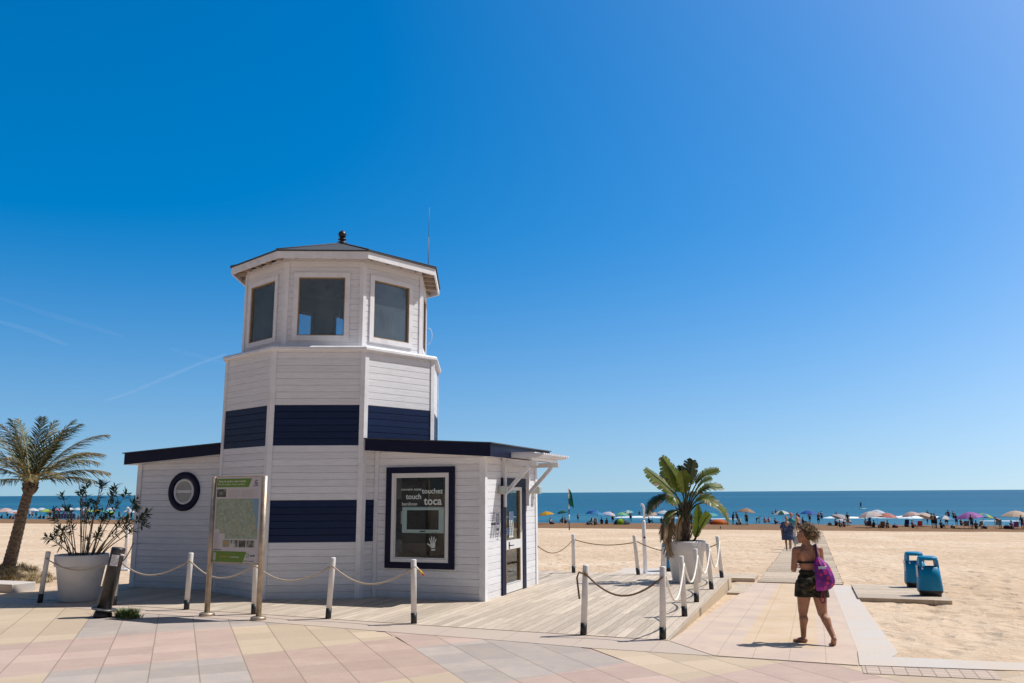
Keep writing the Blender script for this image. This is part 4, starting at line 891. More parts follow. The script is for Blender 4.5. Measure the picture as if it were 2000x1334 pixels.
for i, tp in enumerate(TIPS):
    e = Vector(tp); b0 = Vector((max(-.3, min(.3, e.x * .28)) + R.uniform(-.05, .05), e.y * .3, 0)); mid_ = b0.lerp(e, .5) + Vector((-e.x * .12, -e.y * .1, .05)); pts = []
    for j in range(9):
        u = j / 8; p = b0 * (1-u)**2 + mid_ * 2*u*(1-u) + e * u*u; p += Vector((noise.noise((p.x * 5, i, 0)), noise.noise((p.y * 5, i, 3)), 0)) * .03; pts.append(p)
    sm.tube(pts, [.013 - .008 * j / 8 for j in range(9)], 6)
    d = (pts[-1] - pts[-2]).normalized(); cluster(lm, pts[-1], d, R.randint(18, 28), .155)
    for f in (.55, .72, .85):
        if R.random() < .75:
            k = int(f * 8); s2 = pts[k]; dd = (d + Vector((R.uniform(-1, 1), R.uniform(-1, 1), R.uniform(-.1, .6)))).normalized(); e2 = s2 + dd * R.uniform(.1, .24); sm.tube([s2, s2.lerp(e2, .5) + Vector((0, 0, -.01)), e2], [.006, .005, .004], 5); cluster(lm, e2, dd, R.randint(8, 15), .14)
for i in range(7):
    p = Vector((R.uniform(-.3, .3), R.uniform(-.3, .1), .02)); cluster(lm, p + Vector((0, 0, .06)), Vector((R.uniform(-.3, .3), R.uniform(-.3, .3), 1)).normalized(), 6, .12)
sm.build("stems", M_STEM, ole); lm.build("leaves", M_OLE, ole)

# bird of paradise
M_STR = [leafmat("paradise_leaf", (.07, .095, .008), (.17, .2, .022), 5, .3, .4), leafmat("paradise_leaf_dark", (.015, .035, .012), (.045, .07, .02), 5, .2, .4), leafmat("paradise_leaf_dry", (.2, .13, .07), (.36, .26, .16), 6, .3, .7), leafmat("paradise_leaf_bright", (.16, .24, .015), (.27, .36, .03), 5, .4, .4)]
M_FIB = simple("fibrous_trunk", (.085, .06, .042), .9, .45, 9, .9, 25)
sp = thing("bird_of_paradise_plant", "bird of paradise plant with split arching leaves in the sunny deck planter", "plant", P2 + Vector((0, 0, .82)))
mb = MB(); mb.tube([(-.08, 0, -.05), (-.05, 0, .15), (.0, 0, .45), (.03, 0, .75), (.04, 0, .95)], [.2, .17, .14, .13, .07], 14)
R = random.Random(5)
for i in range(70):
    a = R.uniform(0, 2*pi); z = R.uniform(.0, .85); r = .19 - .07 * z; p = Vector((-.06 + .1 * z + r * cos(a), r * sin(a), z)); mb.tube([p, p + Vector((cos(a) * .03, sin(a) * .03, R.uniform(.05, .14))), p + Vector((cos(a) * .07, sin(a) * .07, R.uniform(.02, .2)))], [.016, .012, .002], 4)
mb.build("trunk", M_FIB, sp)
def spline(P, n):
    P = [Vector(p) for p in P]; out = []
    Q = [P[0] * 2 - P[1]] + P + [P[-1] * 2 - P[-2]]
    for i in range(1, len(Q) - 2):
        for j in range(n):
            t_ = j / n; a, b, c, d = Q[i-1], Q[i], Q[i+1], Q[i+2]
            out.append(.5 * ((2*b) + (c - a) * t_ + (2*a - 5*b + 4*c - d) * t_*t_ + (3*b - a - 3*c + d) * t_**3))
    out.append(P[-1]); return out
def paradise_leaf(P, start, w, mi, split, tilt, droop=.25, dry=.15, fold=.25):
    w = w * 1.2; P = [(x * .98, y * .98, .7 + (z - .7) * .93 if z > .7 else z) for x, y, z in P]
    """petiole + blade: lobes on both sides of the midrib; split = how torn the blade is"""
    pts = spline(P, 12); n = len(pts); k0 = int(n * start); mb = MB(); mb.tube(pts, [.022 - .016 * i / n for i in range(n)], 6, 1)
    side = Vector(tilt).normalized(); m_ = n - k0
    for sgn in (-1, 1):
        i = k0
        while i < n - 1:
            step = R.choice((1, 1, 2)) if split > .5 else R.choice((2, 3, 4)); j = min(n - 1, i + step); u0, u1 = (i - k0) / m_, (j - k0) / m_
            def wid(u): return w * max(.0, (sin(pi * min(1, .14 + u * .86)) ** .6)) * (1 if u < .97 else .4)
            d0 = (pts[min(i+1, n-1)] - pts[max(i-1, 0)]).normalized(); d1 = (pts[min(j+1, n-1)] - pts[max(j-1, 0)]).normalized()
            s0 = (side - d0 * side.dot(d0)).normalized() * sgn; s1 = (side - d1 * side.dot(d1)).normalized() * sgn
            nn_ = d0.cross(s0) * sgn
            a0 = s0 + d0 * .55 + nn_ * fold; a1 = s1 + d1 * .55 + nn_ * fold; g = Vector((0, 0, -1)) * droop * R.uniform(.3, 1.6)
            gap = .5 + .5 * (1 - split * R.uniform(.2, .9)); w0 = wid(u0) * R.uniform(.85, 1.05); w1 = wid(u1) * R.uniform(.85, 1.05)
            A, B = pts[i], pts[j]; a_m, b_m = A + a0 * w0 * .55, B + a1 * w1 * .55; a_t, b_t = A + a0 * w0 + g * w0, B + a1 * w1 + g * w1; c_t = b_t.lerp(a_t, .5)
            a_t2, b_t2 = c_t.lerp(a_t, gap * .8), c_t.lerp(b_t, gap * .8)
            ddry = 2 if R.random() < dry else mi
            mb.add([A, B, b_m, a_m, b_t2, a_t2], [(0, 1, 2, 3)], mi, True); mb.add([a_m, b_m, b_t2, a_t2], [(0, 1, 2, 3)], ddry, True)
            i = j
    return mb.build("leaf", M_STR, sp)
X, Z_ = (1, 0, 0), (0, 0, 1)
for P, st_, w, mi, sp_, tl, dr, dry in [
    ([(.02, -.05, .7), (-.02, -.1, 1.1), (-.22, -.15, 1.6), (-.5, -.2, 2.05)], .38, .2, 0, .25, (1, .6, .35), .1, .02),
    ([(.0, 0, .7), (-.12, .0, 1.05), (-.42, .05, 1.4), (-.85, .05, 1.78)], .42, .2, 0, .35, (.7, .9, .5), .12, .05),
    ([(.05, .1, .7), (.05, .2, 1.1), (.06, .25, 1.5), (.03, .3, 1.85)], .5, .13, 1, .15, (1, .3, 0), .1, 0),
    ([(.05, 0, .7), (.1, .1, 1.2), (.2, .15, 1.6), (.3, .15, 1.98)], .55, .2, 1, .2, (1, .4, .1), .15, 0),
    ([(.06, .1, .7), (.15, .2, 1.1), (.3, .3, 1.5), (.4, .4, 1.75)], .55, .12, 1, .2, (.8, .6, 0), .1, 0),
    ([(.08, .05, .72), (.2, .05, 1.15), (.45, .0, 1.55), (.85, -.05, 1.72)], .5, .17, 0, .8, (.2, 1, .75), .1, .2),
    ([(.1, 0, .72), (.25, -.05, 1.05), (.55, -.1, 1.3), (.9, -.1, 1.3)], .45, .17, 0, .9, (.1, 1, .6), .2, .25),
    ([(.1, -.05, .7), (.3, -.1, .9), (.6, -.15, .93), (.85, -.15, .72), (.98, -.15, .42)], .35, .2, 0, .95, (.25, 1, .6), .2, .35),
    ([(0, 0, .7), (-.15, -.05, .98), (-.45, -.1, 1.12), (-.75, -.1, .98), (-.9, -.1, .7)], .42, .18, 1, .9, (-.2, 1, .6), .2, .35),
    ([(0, .1, .7), (-.15, .2, 1.0), (-.35, .3, 1.15), (-.55, .3, 1.05)], .5, .15, 1, .7, (.2, 1, .4), .2, .2),
    ([(.05, .2, .7), (.15, .4, 1.0), (.3, .6, 1.2), (.5, .8, 1.15)], .45, .16, 1, .7, (1, -.5, .4), .2, .1),
    ([(.16, -.1, .05), (.24, -.14, .22), (.3, -.16, .5), (.3, -.18, .88)], .2, .13, 3, .05, (.9, .4, 0), .0, 0),
    ([(.2, -.1, .1), (.3, -.15, .3), (.45, -.18, .55), (.56, -.18, .66)], .4, .12, 3, .05, (.6, .5, -.7), .0, 0),
    ([(.02, -.1, .6), (-.2, -.2, .75), (-.45, -.25, .68), (-.55, -.25, .4)], .35, .17, 0, .6, (.3, 1, .5), .3, .1),
    ([(.03, -.05, .7), (.02, -.15, 1.1), (.0, -.25, 1.4), (-.06, -.35, 1.7)], .4, .16, 0, .4, (1, .2, .3), .1, .05),
    ([(.06, -.08, .7), (.18, -.2, 1.1), (.38, -.3, 1.4), (.6, -.36, 1.52)], .42, .16, 0, .6, (.5, .8, .6), .15, .1),
    ([(-.02, .1, .7), (-.12, .25, 1.15), (-.25, .35, 1.5), (-.4, .4, 1.72)], .45, .15, 1, .4, (.9, .5, .2), .1, 0),
    ([(.06, -.1, .65), (.2, -.3, .95), (.4, -.5, 1.05), (.6, -.62, .85)], .35, .16, 0, .85, (.4, .8, .6), .2, .2),
    ([(-.02, -.1, .65), (-.15, -.3, .95), (-.3, -.5, 1.08), (-.45, -.62, .95)], .4, .15, 0, .8, (-.3, .8, .6), .2, .2)]:
    paradise_leaf(P, st_, w, mi, sp_, tl, dr, dry)
for P, w in (([(-.02, -.12, .62), (-.2, -.25, .72), (-.38, -.3, .5), (-.45, -.3, .1), (-.42, -.35, -.25)], .2), ([(.0, -.14, .55), (-.12, -.28, .62), (-.22, -.33, .4), (-.25, -.34, .05)], .14), ([(-.05, 0, .6), (-.3, -.05, .7), (-.5, -.1, .45), (-.55, -.1, .1)], .16)):
    paradise_leaf(P, .3, w, 2, .95, (.8, .7, .2), .6, 1., .1)

# ============================================================ PALM on its dry mound
PB = S(-19.2, 15.62, -.11)
M_PTR = NT("palm_trunk"); z = M_PTR.sep(); vo = M_PTR.voro(1., M_PTR.mapped((14, 14, 16))); nz = M_PTR.noise(12, 5)
M_PTR.set(M_PTR.mix(.5, M_PTR.ramp(vo, [(.1, (.06, .04, .026)), (.6, (.22, .16, .11))]), M_PTR.ramp(nz, [(.3, (.07, .05, .035)), (.7, (.24, .18, .13))])), .9); M_PTR.bump(vo, 1., .05); M_PTR = M_PTR.m
M_FRD = [leafmat("palm_frond", (.035, .055, .018), (.095, .115, .04), 3, .2, .5), leafmat("palm_frond_yellow", (.16, .12, .045), (.27, .2, .09), 3, .25, .6), simple("palm_rachis", (.3, .24, .1), .6, .2, 6)]
palm = thing("palm_tree", "young date palm with a curved trunk on a dry grass mound, left edge", "tree", PB)
tp = [(-.12, 0, 0), (-.05, 0, .5), (.03, 0, 1.0), (.13, 0, 1.65), (.25, 0, 2.3)]; tpts = spline(tp, 10)
mb = MB(); mb.tube(tpts, [.165 - .055 * i / (len(tpts) - 1) + .01 * (i % 2) for i in range(len(tpts))], 18); mb.build("trunk", M_PTR, palm)
C0 = Vector((.27, 0, 2.36)); mb = MB(); mb.tube([C0 - Vector((.02, 0, .22)), C0 - Vector((.01, 0, .1)), C0 + Vector((0, 0, .1)), C0 + Vector((0, 0, .35))], [.1, .17, .15, .08], 14)
R = random.Random(21)
for i in range(90):
    a = R.uniform(0, 2*pi); z = R.uniform(-.2, .3); p = C0 + Vector((.12 * cos(a), .12 * sin(a), z)); mb.tube([p, p + Vector((cos(a) * .07, sin(a) * .07, .13))], [.03, .012], 5)
mb.build("crown_base", M_PTR, palm)
def frond(az, el, L, droop, yel, twist=0.):
    d = Vector((cos(az), sin(az), 0)); pts = []; p = C0 + d * .1 + Vector((0, 0, .15)); a = el; n = 26
    for i in range(n + 1):
        pts.append(p.copy()); p = p + (d * cos(a) + Vector((0, 0, sin(a)))) * (L / n); a -= droop / n * (.35 + 1.3 * i / n)
    mb = MB(); mb.tube(pts, [.02 - .017 * i / n for i in range(n + 1)], 5, 2); side = Vector((-d.y, d.x, 0))
    for i in range(5, (n) * 2 + 6):
        u = i / (n * 2 + 6); k = min(n - 1, int(u * n)); f = u * n - k; q = pts[k].lerp(pts[k+1], f); t_ = (pts[k+1] - pts[k]).normalized(); nrm = side.cross(t_)
        ll = L * .27 * (sin(pi * min(1, (u * .9 + .1))) ** .5) * R.uniform(.8, 1.1) * (1 if u > .2 else .55)
        for sg in (-1, 1):
            v = (t_ * R.uniform(.75, 1.0) + side * sg * R.uniform(.45, .75) - nrm * R.uniform(-.05, .5) * -1).normalized(); w_ = t_.cross(v).normalized().cross(v) * .011
            e = q + v * ll; m_ = q + v * ll * .5; e.z -= ll * R.uniform(.05, .25); mi = 1 if R.random() < yel * (.4 + u) else 0
            mb.add([q - w_ * .6, q + w_ * .6, m_ + w_, m_ - w_, e], [(0, 1, 2, 3), (3, 2, 4)], mi)
    return mb.build("frond", M_FRD, palm)
for az, el, L, dr, ye in [(.05, .75, 2.1, 1.1, .6), (-.25, .55, 2.2, .95, .6), (.2, .35, 2.0, .7, .5), (-.1, .15, 1.9, .5, .2), (.35, 1.0, 1.9, 1.0, .3), (-.5, 1.05, 1.7, .8, .2), (-.9, 1.3, 1.6, .5, .1), (1.5, 1.35, 1.6, .5, .2), (2.6, 1.3, 1.7, .6, .2), (3.1, 1.1, 1.8, .8, .2), (3.3, .75, 2.0, .9, .4), (3.0, .45, 2.1, .8, .4), (2.8, .1, 1.9, .5, .3), (-2.2, .9, 1.8, .9, .5), (-1.4, .7, 1.7, 1.0, .6), (-1.8, 1.2, 1.6, .8, .4), (1.1, .8, 1.9, .9, .3), (1.9, .7, 1.9, .9, .3), (2.3, 1.0, 1.8, .8, .2), (-.7, .35, 1.8, .9, .7), (4.2, 1.35, 1.5, .4, .1), (.9, 1.3, 1.7, .6, .1), (-1.1, .3, 1.6, .9, .6), (.0, 1.25, 1.7, .9, .2)]:
    frond(az + R.uniform(-.05, .05), el, L * (1.1 if el > .95 else .92), dr, ye)
mb = MB()
for a, zz in ((-.9, .42), (-2.1, .4), (-.2, .36)):
    p = C0 + Vector((  .15 * cos(a), .15 * sin(a), .12))
    for i in range(28): q = p + Vector((R.gauss(0, .05), R.gauss(0, .04), R.gauss(.12, .07))); mb.ball(q, .022, 6)
mb.build("fruit_cluster", simple("palm_fruit", (.42, .2, .03), .6), palm)
# mound of dry grass
t_m = thing("grass_mound", "mound of dry straw coloured grass round the palm trunk", "mound", PB)
mb = MB(); vs = []; nr, na = 8, 26
for i in range(nr + 1):
    for k in range(na):
        r = .92 * i / nr; a = 2*pi*k/na; h = .42 * (1 - (i / nr) ** 1.7) + noise.noise((r * cos(a) * 4, r * sin(a) * 4, 2)) * .06 - .03; vs.append((r * cos(a) * 1.05, r * sin(a), h))
mb.add(vs, [(i*na+k, i*na+(k+1) % na, (i+1)*na+(k+1) % na, (i+1)*na+k) for i in range(nr) for k in range(na)], 0, True); mb.build("soil_heap", simple("mound_soil", (.25, .18, .1), .95, .35, 10, .8, 30), t_m)
mb = MB(); R2 = random.Random(8)
for i in range(150):
    a = R2.uniform(0, 2*pi); r = .95 * sqrt(R2.random()); h = .42 * (1 - (r / .92) ** 1.7) if r < .92 else 0; blades(mb, (r * cos(a) * 1.05, r * sin(a), h - .03), 16, .09, .15, .005, 0, i, 1.4)
mb.build("dry_grass", [simple("straw_blades", (.3, .22, .1), .85, .3, 20), simple("olive_blades", (.17, .14, .055), .8, .3, 20)], t_m)
cb = MB(); cb.box(-1.2, .3, -.3, .3, -.2, .16); tag(cb.build("concrete_block", M_GKERB, None, S(-16.95, 13.9, ground(13.9)), SITE, .015), "pale concrete block lying on the sand at the left edge, before the palm", "block")

# ============================================================ BINS, SHOWERS, FLAG
M_BIN = simple("blue_bin_plastic", (.0, .2, .4), .45, .15, 4, .1, 40, spec=.25, dirt=.15); M_BINTOP = M_BIN; M_STICK = simple("bin_sticker", (.5, .53, .6), .5, .2, 30)
def rrect(w, d, z, e=3.2, n=28):
    out = []
    for k in range(n):
        t_ = 2*pi*k/n; c, s_ = cos(t_), sin(t_); out.append((w/2 * (abs(c) ** (2/e)) * (1 if c >= 0 else -1), d/2 * (abs(s_) ** (2/e)) * (1 if s_ >= 0 else -1), z))
    return out
def loft(mb, rings, mi=0, cap0=True, cap1=True, smooth=True):
    n = len(rings[0]); vs = [v for r in rings for v in r]; m_ = len(rings)
    mb.add(vs, [(i*n+k, i*n+(k+1) % n, (i+1)*n+(k+1) % n, (i+1)*n+k) for i in range(m_-1) for k in range(n)], mi, smooth)
    if cap0: mb.add(rings[0], [tuple(range(n))[::-1]], mi)
    if cap1: mb.add(rings[-1], [tuple(range(n))], mi)
def litter_bin(label, a, b, rz, lift):
    t = thing("litter_bin", label, "bin", S(a, b, ground(b) + lift), rz, "blue litter bins on the beach")
    mb = MB(); loft(mb, [rrect(.40, .36, 0), rrect(.41, .37, .06), rrect(.47, .43, .09), rrect(.475, .435, .125)]); mb.build("base", M_POSTK, t)
    mb = MB(); loft(mb, [rrect(.475, .435, .126), rrect(.485, .445, .14), rrect(.44, .41, .4), rrect(.405, .375, .60), rrect(.385, .355, .60), rrect(.38, .35, .5)], cap1=True); mb.build("body", M_BIN, t)
    mb = MB()
    for sx in (-1, 1):
        w0, w1 = .191, .18; q = [(sx * w0, -.14), (sx * w0, .14), (sx * (w0 - .05), .165), (sx * (w0 - .05), -.165)]; q1 = [(sx * w1, -.132), (sx * w1, .132), (sx * (w1 - .05), .155), (sx * (w1 - .05), -.155)]
        vs = [(x, y, .598) for x, y in q] + [(x, y, .735) for x, y in q1]; f = [(0, 1, 5, 4), (1, 2, 6, 5), (2, 3, 7, 6), (3, 0, 4, 7)]; mb.add(vs, f if sx < 0 else [tuple(reversed(x)) for x in f], 0)
    loft(mb, [rrect(.37, .34, .73), rrect(.376, .345, .74), rrect(.37, .34, .775), rrect(.33, .3, .80), rrect(.2, .18, .812)]); mb.build("hood", M_BIN, t, bevel=.008)
    mb = MB(); mb.box(-.225, -.213, -.1, .06, .38, .62, 0); mb.box(-.16, -.13, -.207, -.2, .55, .59); mb.build("sticker", M_STICK, t); return t
litter_bin("blue litter bin nearest the camera on the plank platform", 2.14, 19.55, radians(-16), .05)
litter_bin("blue litter bin standing farther back behind the other on the platform", 2.1, 21.72, radians(-13), .05)
litter_bin("blue litter bin half hidden behind the white planter", -3.98, 23.9, radians(5), .12)
M_SHW = simple("white_shower_steel", (.68, .67, .68), .35, .06, 5)
def shower(label, loc, z):
    t = thing("beach_shower", label, "shower", (loc[0], loc[1], z), 0, "white beach showers")
    mb = MB(); mb.tube([(0, 0, 0), (0, 0, 1.4), (0, 0, 1.44)], [.055, .055, .035], 16); mb.build("column", M_SHW, t)
    mb = MB(); mb.tube([(.02, 0, 1.44), (.02, 0, 1.78), (.0, -.02, 1.84), (-.05, -.06, 1.86)], [.028, .028, .028, .04], 10); mb.build("riser", M_SHW, t)
    mb = MB(); mb.tube([(0, -.05, .98), (0, -.075, .98)], .03, 12); mb.build("push_button", M_POSTK, t)
    mb = MB(); mb.box(-.3, .22, -.25, .2, -.05, .03); mb.build("foot_plate", M_SHW, t, bevel=.005); return t
w = S(-4.45, 22.7); shower("white beach shower column standing behind the deck beside the bird of paradise plant", w, -.2)
w = S(-20.07, 20.18); shower("white shower pole on the sand behind the oleander, left of the kiosk", w, -.24)
t_ = thing("flag_pole", "green bathing flag on a blue and white banded pole near the sea", "flag", S(-26.2, 90.5, ground(90.5) - .1), 0)
mb = MB()
for i in range(8): mb.tube([(.02 * i / 8 * 8 * .1, 0, i * .6), (.02 * (i + 1) * .1, 0, (i + 1) * .6)], .065, 8, 0 if i in (1, 3, 5) else (1 if i else 2))
mb.build("pole", [simple("pole_blue", (.01, .12, .3), .5), simple("pole_white", (.68, .68, .68), .5), M_POSTK], t_)
mb = MB(); nv, nh = 14, 7; vs = []
for i in range(nv + 1):
    for k in range(nh + 1):
        u, v = k / nh, i / nv; vs.append((.06 + u * (.5 * (.35 + .65 * v ** .6)), .12 * sin(u * 9 + v * 3) * u + .05 * sin(v * 7), 4.75 - v * 1.9 - u * .35))
mb.add(vs, [(i*(nh+1)+k, i*(nh+1)+k+1, (i+1)*(nh+1)+k+1, (i+1)*(nh+1)+k) for i in range(nv) for k in range(nh)], 0, True)
fo = mb.build("flag_cloth", leafmat("green_flag_cloth", (.0, .14, .07), (.005, .19, .1), 4, .3, .7), t_); so = fo.modifiers.new("thick", 'SOLIDIFY'); so.thickness = .01

# ============================================================ PEOPLE
def capsule(mb, p, q, r0, r1, n=14, flat=1.0, axis=None):
    """tapered limb with round ends"""
    p, q = Vector(p), Vector(q); d = q - p; L = d.length; d = d.normalized() if L > 1e-6 else Vector((0, 0, 1)); pts, rad = [], []
    for i in range(1, 5): a = pi / 2 * i / 4; pts.append(p - d * r0 * cos(a)); rad.append(max(.001, r0 * sin(a)))
    for i in range(0, 4): a = pi / 2 * i / 4; pts.append(q + d * r1 * sin(a)); rad.append(max(.001, r1 * cos(a)))
    mb.tube(pts, rad, n)
def remesh(mb, name, vox, smooth=4, mats=None):
    o = mb.build(name, mats or [], None); md = o.modifiers.new("r", 'REMESH'); md.mode = 'VOXEL'; md.voxel_size = vox; md.use_smooth_shade = True
    if smooth: s_ = o.modifiers.new("s", 'SMOOTH'); s_.factor = .5; s_.iterations = smooth
    me = bpy.data.meshes.new_from_object(o.evaluated_get(bpy.context.evaluated_depsgraph_get())); me.name = name
    old = o.data; bpy.data.objects.remove(o); bpy.data.meshes.remove(old)
    me.polygons.foreach_set("use_smooth", [True] * len(me.polygons)); return me

# ---- the woman with the bag (X right in the photo, Y away from the viewer)
t = NT("tanned_skin"); n1 = t.noise(7, 5); t.set(t.ramp(n1, [(.3, (.31, .145, .085)), (.7, (.43, .215, .13))]), .48, spec=.35)
t.b.inputs['Subsurface Weight'].default_value = .12; t.b.inputs['Subsurface Radius'].default_value = (.02, .008, .004); t.bump(t.noise(60, 3), .06, .004); M_SKIN = t.m
WP = Vector((4.02, 11.42, -.012))
wom = thing("person", "woman with curly blond hair in a bikini top and camouflage shorts walking away barefoot", "person", WP, 0)
B = MB(); cap = lambda *a, **k: capsule(B, *a, **k)
# torso, seen from behind, heading away; hips over the feet
def ell(c, sx, sy, sz): B.ball(c, 1., 20, 0, (sx, sy, sz))
ell((.02, .02, .80), .172, .125, .15); ell((.012, .02, .92), .135, .1, .12); ell((.008, .025, 1.04), .138, .1, .13); ell((.0, .025, 1.15), .155, .098, .12)
ell((.085, -.035, .79), .085, .085, .095); ell((-.055, -.035, .79), .085, .085, .095)      # seat
cap((-.13, .02, 1.215), (.13, .02, 1.225), .055, .055); ell((0, .02, 1.24), .1, .06, .06)
ell((-.07, .11, 1.1), .065, .05, .06); ell((.08, .11, 1.1), .065, .05, .06)
ell((-.075, -.045, 1.15), .06, .03, .085); ell((.08, -.045, 1.15), .06, .03, .085)          # shoulder blades
cap((-.002, .02, 1.24), (-.012, .03, 1.35), .054, .05)                                      # neck
# legs: left planted, right pushing off behind
HL, KL, AL = (-.075, .03, .74), (-.1, .08, .405), (-.105, .11, .075)
HR, KR, AR = (.10, .0, .74), (.125, -.02, .40), (.185, -.2, .115)
for H0, K0, A0 in ((HL, KL, AL), (HR, KR, AR)):
    cap(H0, K0, .108, .063); cap(K0, A0, .058, .034)
    k, a = Vector(K0), Vector(A0); c = k.lerp(a, .28) + Vector((0, -.02, 0)); cap(c, k.lerp(a, .52) + Vector((0, -.012, 0)), .061, .044); ell(k + Vector((0, .012, 0)), .05, .052, .055)
# left foot flat, toes to the left; right foot standing on its toes, sole towards the viewer
cap((-.10, .095, .035), (-.15, .14, .03), .034, .036); cap((-.14, .135, .028), (-.215, .155, .02), .034, .024); ell((-.095, .09, .035), .035, .035, .035)
cap((.185, -.205, .10), (.19, -.16, .035), .034, .036); cap((.19, -.165, .035), (.195, -.1, .018), .036, .026); ell((.183, -.222, .098), .032, .03, .036)
for i in range(5):
    u = i / 4; cap((-.205 + .012 * u, .135 + .045 * u, .02), (-.232 + .028 * u, .138 + .055 * u, .014), .0115 - .003 * u, .009 - .002 * u, n=8)
    cap((.168 + .05 * u, -.1, .016), (.166 + .056 * u, -.065 - .02 * u, .012), .012 - .003 * u, .009 - .002 * u, n=8)
# left arm hangs, forearm forward; right arm folded up with the hand by the chin
SL_, EL, HLd = (-.165, .02, 1.215), (-.215, .0, .965), (-.13, .2, .985)
cap(SL_, EL, .048, .038); cap(EL, HLd, .037, .026)
SR_, ER_, HRd = (.16, .02, 1.225), (.215, .13, 1.07), (.10, .24, 1.2)
cap(SR_, ER_, .05, .039); cap(ER_, HRd, .037, .026)
def hand_at(w, d, up_, curl, s_=1.):
    w, d, up_ = Vector(w), Vector(d).normalized(), Vector(up_).normalized(); sd = d.cross(up_).normalized()
    for i in range(4): cap(w + sd * (.03 - .02 * i) * .9 + d * .01, w + sd * (.033 - .021 * i) + d * .075, .016, .013, n=8)
    for i, ln in enumerate((.058, .07, .066, .05)):
        a = w + sd * (.033 - .021 * i) + d * .078; m1 = a + (d - up_ * curl * .5) * ln * .5; m2 = m1 + (d * .6 - up_ * curl) * ln * .5; cap(a, m1, .0095, .009, n=8); cap(m1, m2, .009, .007, n=8)
    a = w + sd * .036 + d * .025; b = a + (sd * .7 + d * .6 - up_ * .3).normalized() * .035; cap(a, b, .012, .011, n=8); cap(b, b + (d - up_ * .3).normalized() * .032, .01, .0075, n=8)
hand_at((-.13, .2, .985), (.8, .4, .2), (0, -.2, 1), .6); hand_at((.10, .24, 1.2), (-.55, .1, .75), (-.6, .6, .4), .8)
# head in profile to the left
hc = Vector((-.022, .03, 1.413)); ell(hc + Vector((.012, 0, .018)), .086, .07, .092); ell(hc + Vector((-.045, 0, -.022)), .045, .052, .07)
cap(hc + Vector((-.068, 0, -.082)), hc + Vector((.0, .0, -.06)), .022, .04); ell(hc + Vector((-.08, 0, -.086)), .019, .02, .02)                 # jaw, chin
cap(hc + Vector((-.086, 0, .008)), hc + Vector((-.109, 0, -.026)), .010, .0125, n=8); ell(hc + Vector((-.104, 0, -.03)), .012, .015, .0095)      # nose
ell(hc + Vector((-.092, 0, -.052)), .012, .02, .0075); ell(hc + Vector((-.088, 0, -.066)), .011, .018, .007)                                   # lips
ell(hc + Vector((-.074, 0, .034)), .022, .045, .02)                                                                                          # brow
for s_ in (-1, 1): ell(hc + Vector((.018, s_ * .07, -.012)), .017, .009, .028)                                                                # ears
body = remesh(B, "woman_body", .0065, 5, [M_SKIN]); fromobj("body", body, wom)
mb = MB()
for s_ in (-1, 1): mb.ball(hc + Vector((-.077, s_ * .031, .008)), .0095, 10, 0, (1, 1, .6)); mb.ball(hc + Vector((-.083, s_ * .033, .008)), .0055, 8, 1)
mb.build("eyes", [simple("eye_white", (.6, .58, .55), .2), simple("eye_brown", (.03, .015, .01), .2)], wom)
mb = MB(); mb.ball(hc + Vector((-.0945, 0, -.058)), .012, 10, 0, (.8, 1.5, .5)); mb.build("lips", simple("lip_skin", (.3, .09, .07), .4), wom)
# shorts
B = MB(); ell((.018, .02, .83), .178, .128, .125); ell((.014, .02, .93), .15, .112, .05); ell((.09, -.04, .79), .092, .092, .1); ell((-.058, -.04, .79), .092, .092, .1)
cap((-.076, .03, .75), (-.088, .05, .61), .118, .118); cap((.1, -.0, .75), (.115, -.005, .61), .118, .12); ell((.015, .01, .67), .1, .1, .1)
me = remesh(B, "woman_shorts", .009, 4); bm = bmesh.new(); bm.from_mesh(me)
bmesh.ops.delete(bm, geom=[v for v in bm.verts if v.co.z < .605 or v.co.z > .962], context='VERTS'); bm.to_mesh(me); bm.free()
t = NT("camouflage_cloth"); n1 = t.noise(14, 3, t.mapped((1, 1, 1.8)), .5); n2 = t.noise(22, 3, t.mapped((1, 1, 2)), .5)
c = t.ramp(n1, [(.4, (.012, .012, .01)), (.46, (.035, .035, .022)), (.56, (.075, .06, .038))], 'CONSTANT'); c = t.mix(t.ramp(n2, [(.55, (0,0,0)), (.58, (1,1,1))]), c, (.018, .016, .013)); t.set(c, .8, spec=.2); t.bump(t.noise(40, 4), .3, .01); M_CAMO = t.m
me.materials.append(M_CAMO); me.polygons.foreach_set("use_smooth", [True] * len(me.polygons)); o = fromobj("shorts", me, wom); so = o.modifiers.new("cloth", 'SOLIDIFY'); so.thickness = .008; so.offset = 0
# bikini band with bow
M_BIK = simple("black_bikini", (.01, .008, .01), .6, .2, 20); mb = MB()
pts = [(.004 + .1445 * cos(2*pi*i/40), .024 + .1045 * sin(2*pi*i/40), 1.065 + .008 * cos(2*pi*i/40)) for i in range(41)]
for dz in (-.006, .006): mb.tube([(x, y, z + dz) for x, y, z in pts], .0075, 6)
mb.tube([(-.055, .04, 1.31), (-.07, .09, 1.24), (-.08, .14, 1.14)], .006, 6); mb.tube([(.04, .04, 1.31), (.07, .09, 1.24), (.08, .14, 1.14)], .006, 6); mb.tube([(-.055, .04, 1.31), (-.005, -.03, 1.30), (.04, .04, 1.31)], .006, 6)
mb.build("bikini_top", M_BIK, wom)
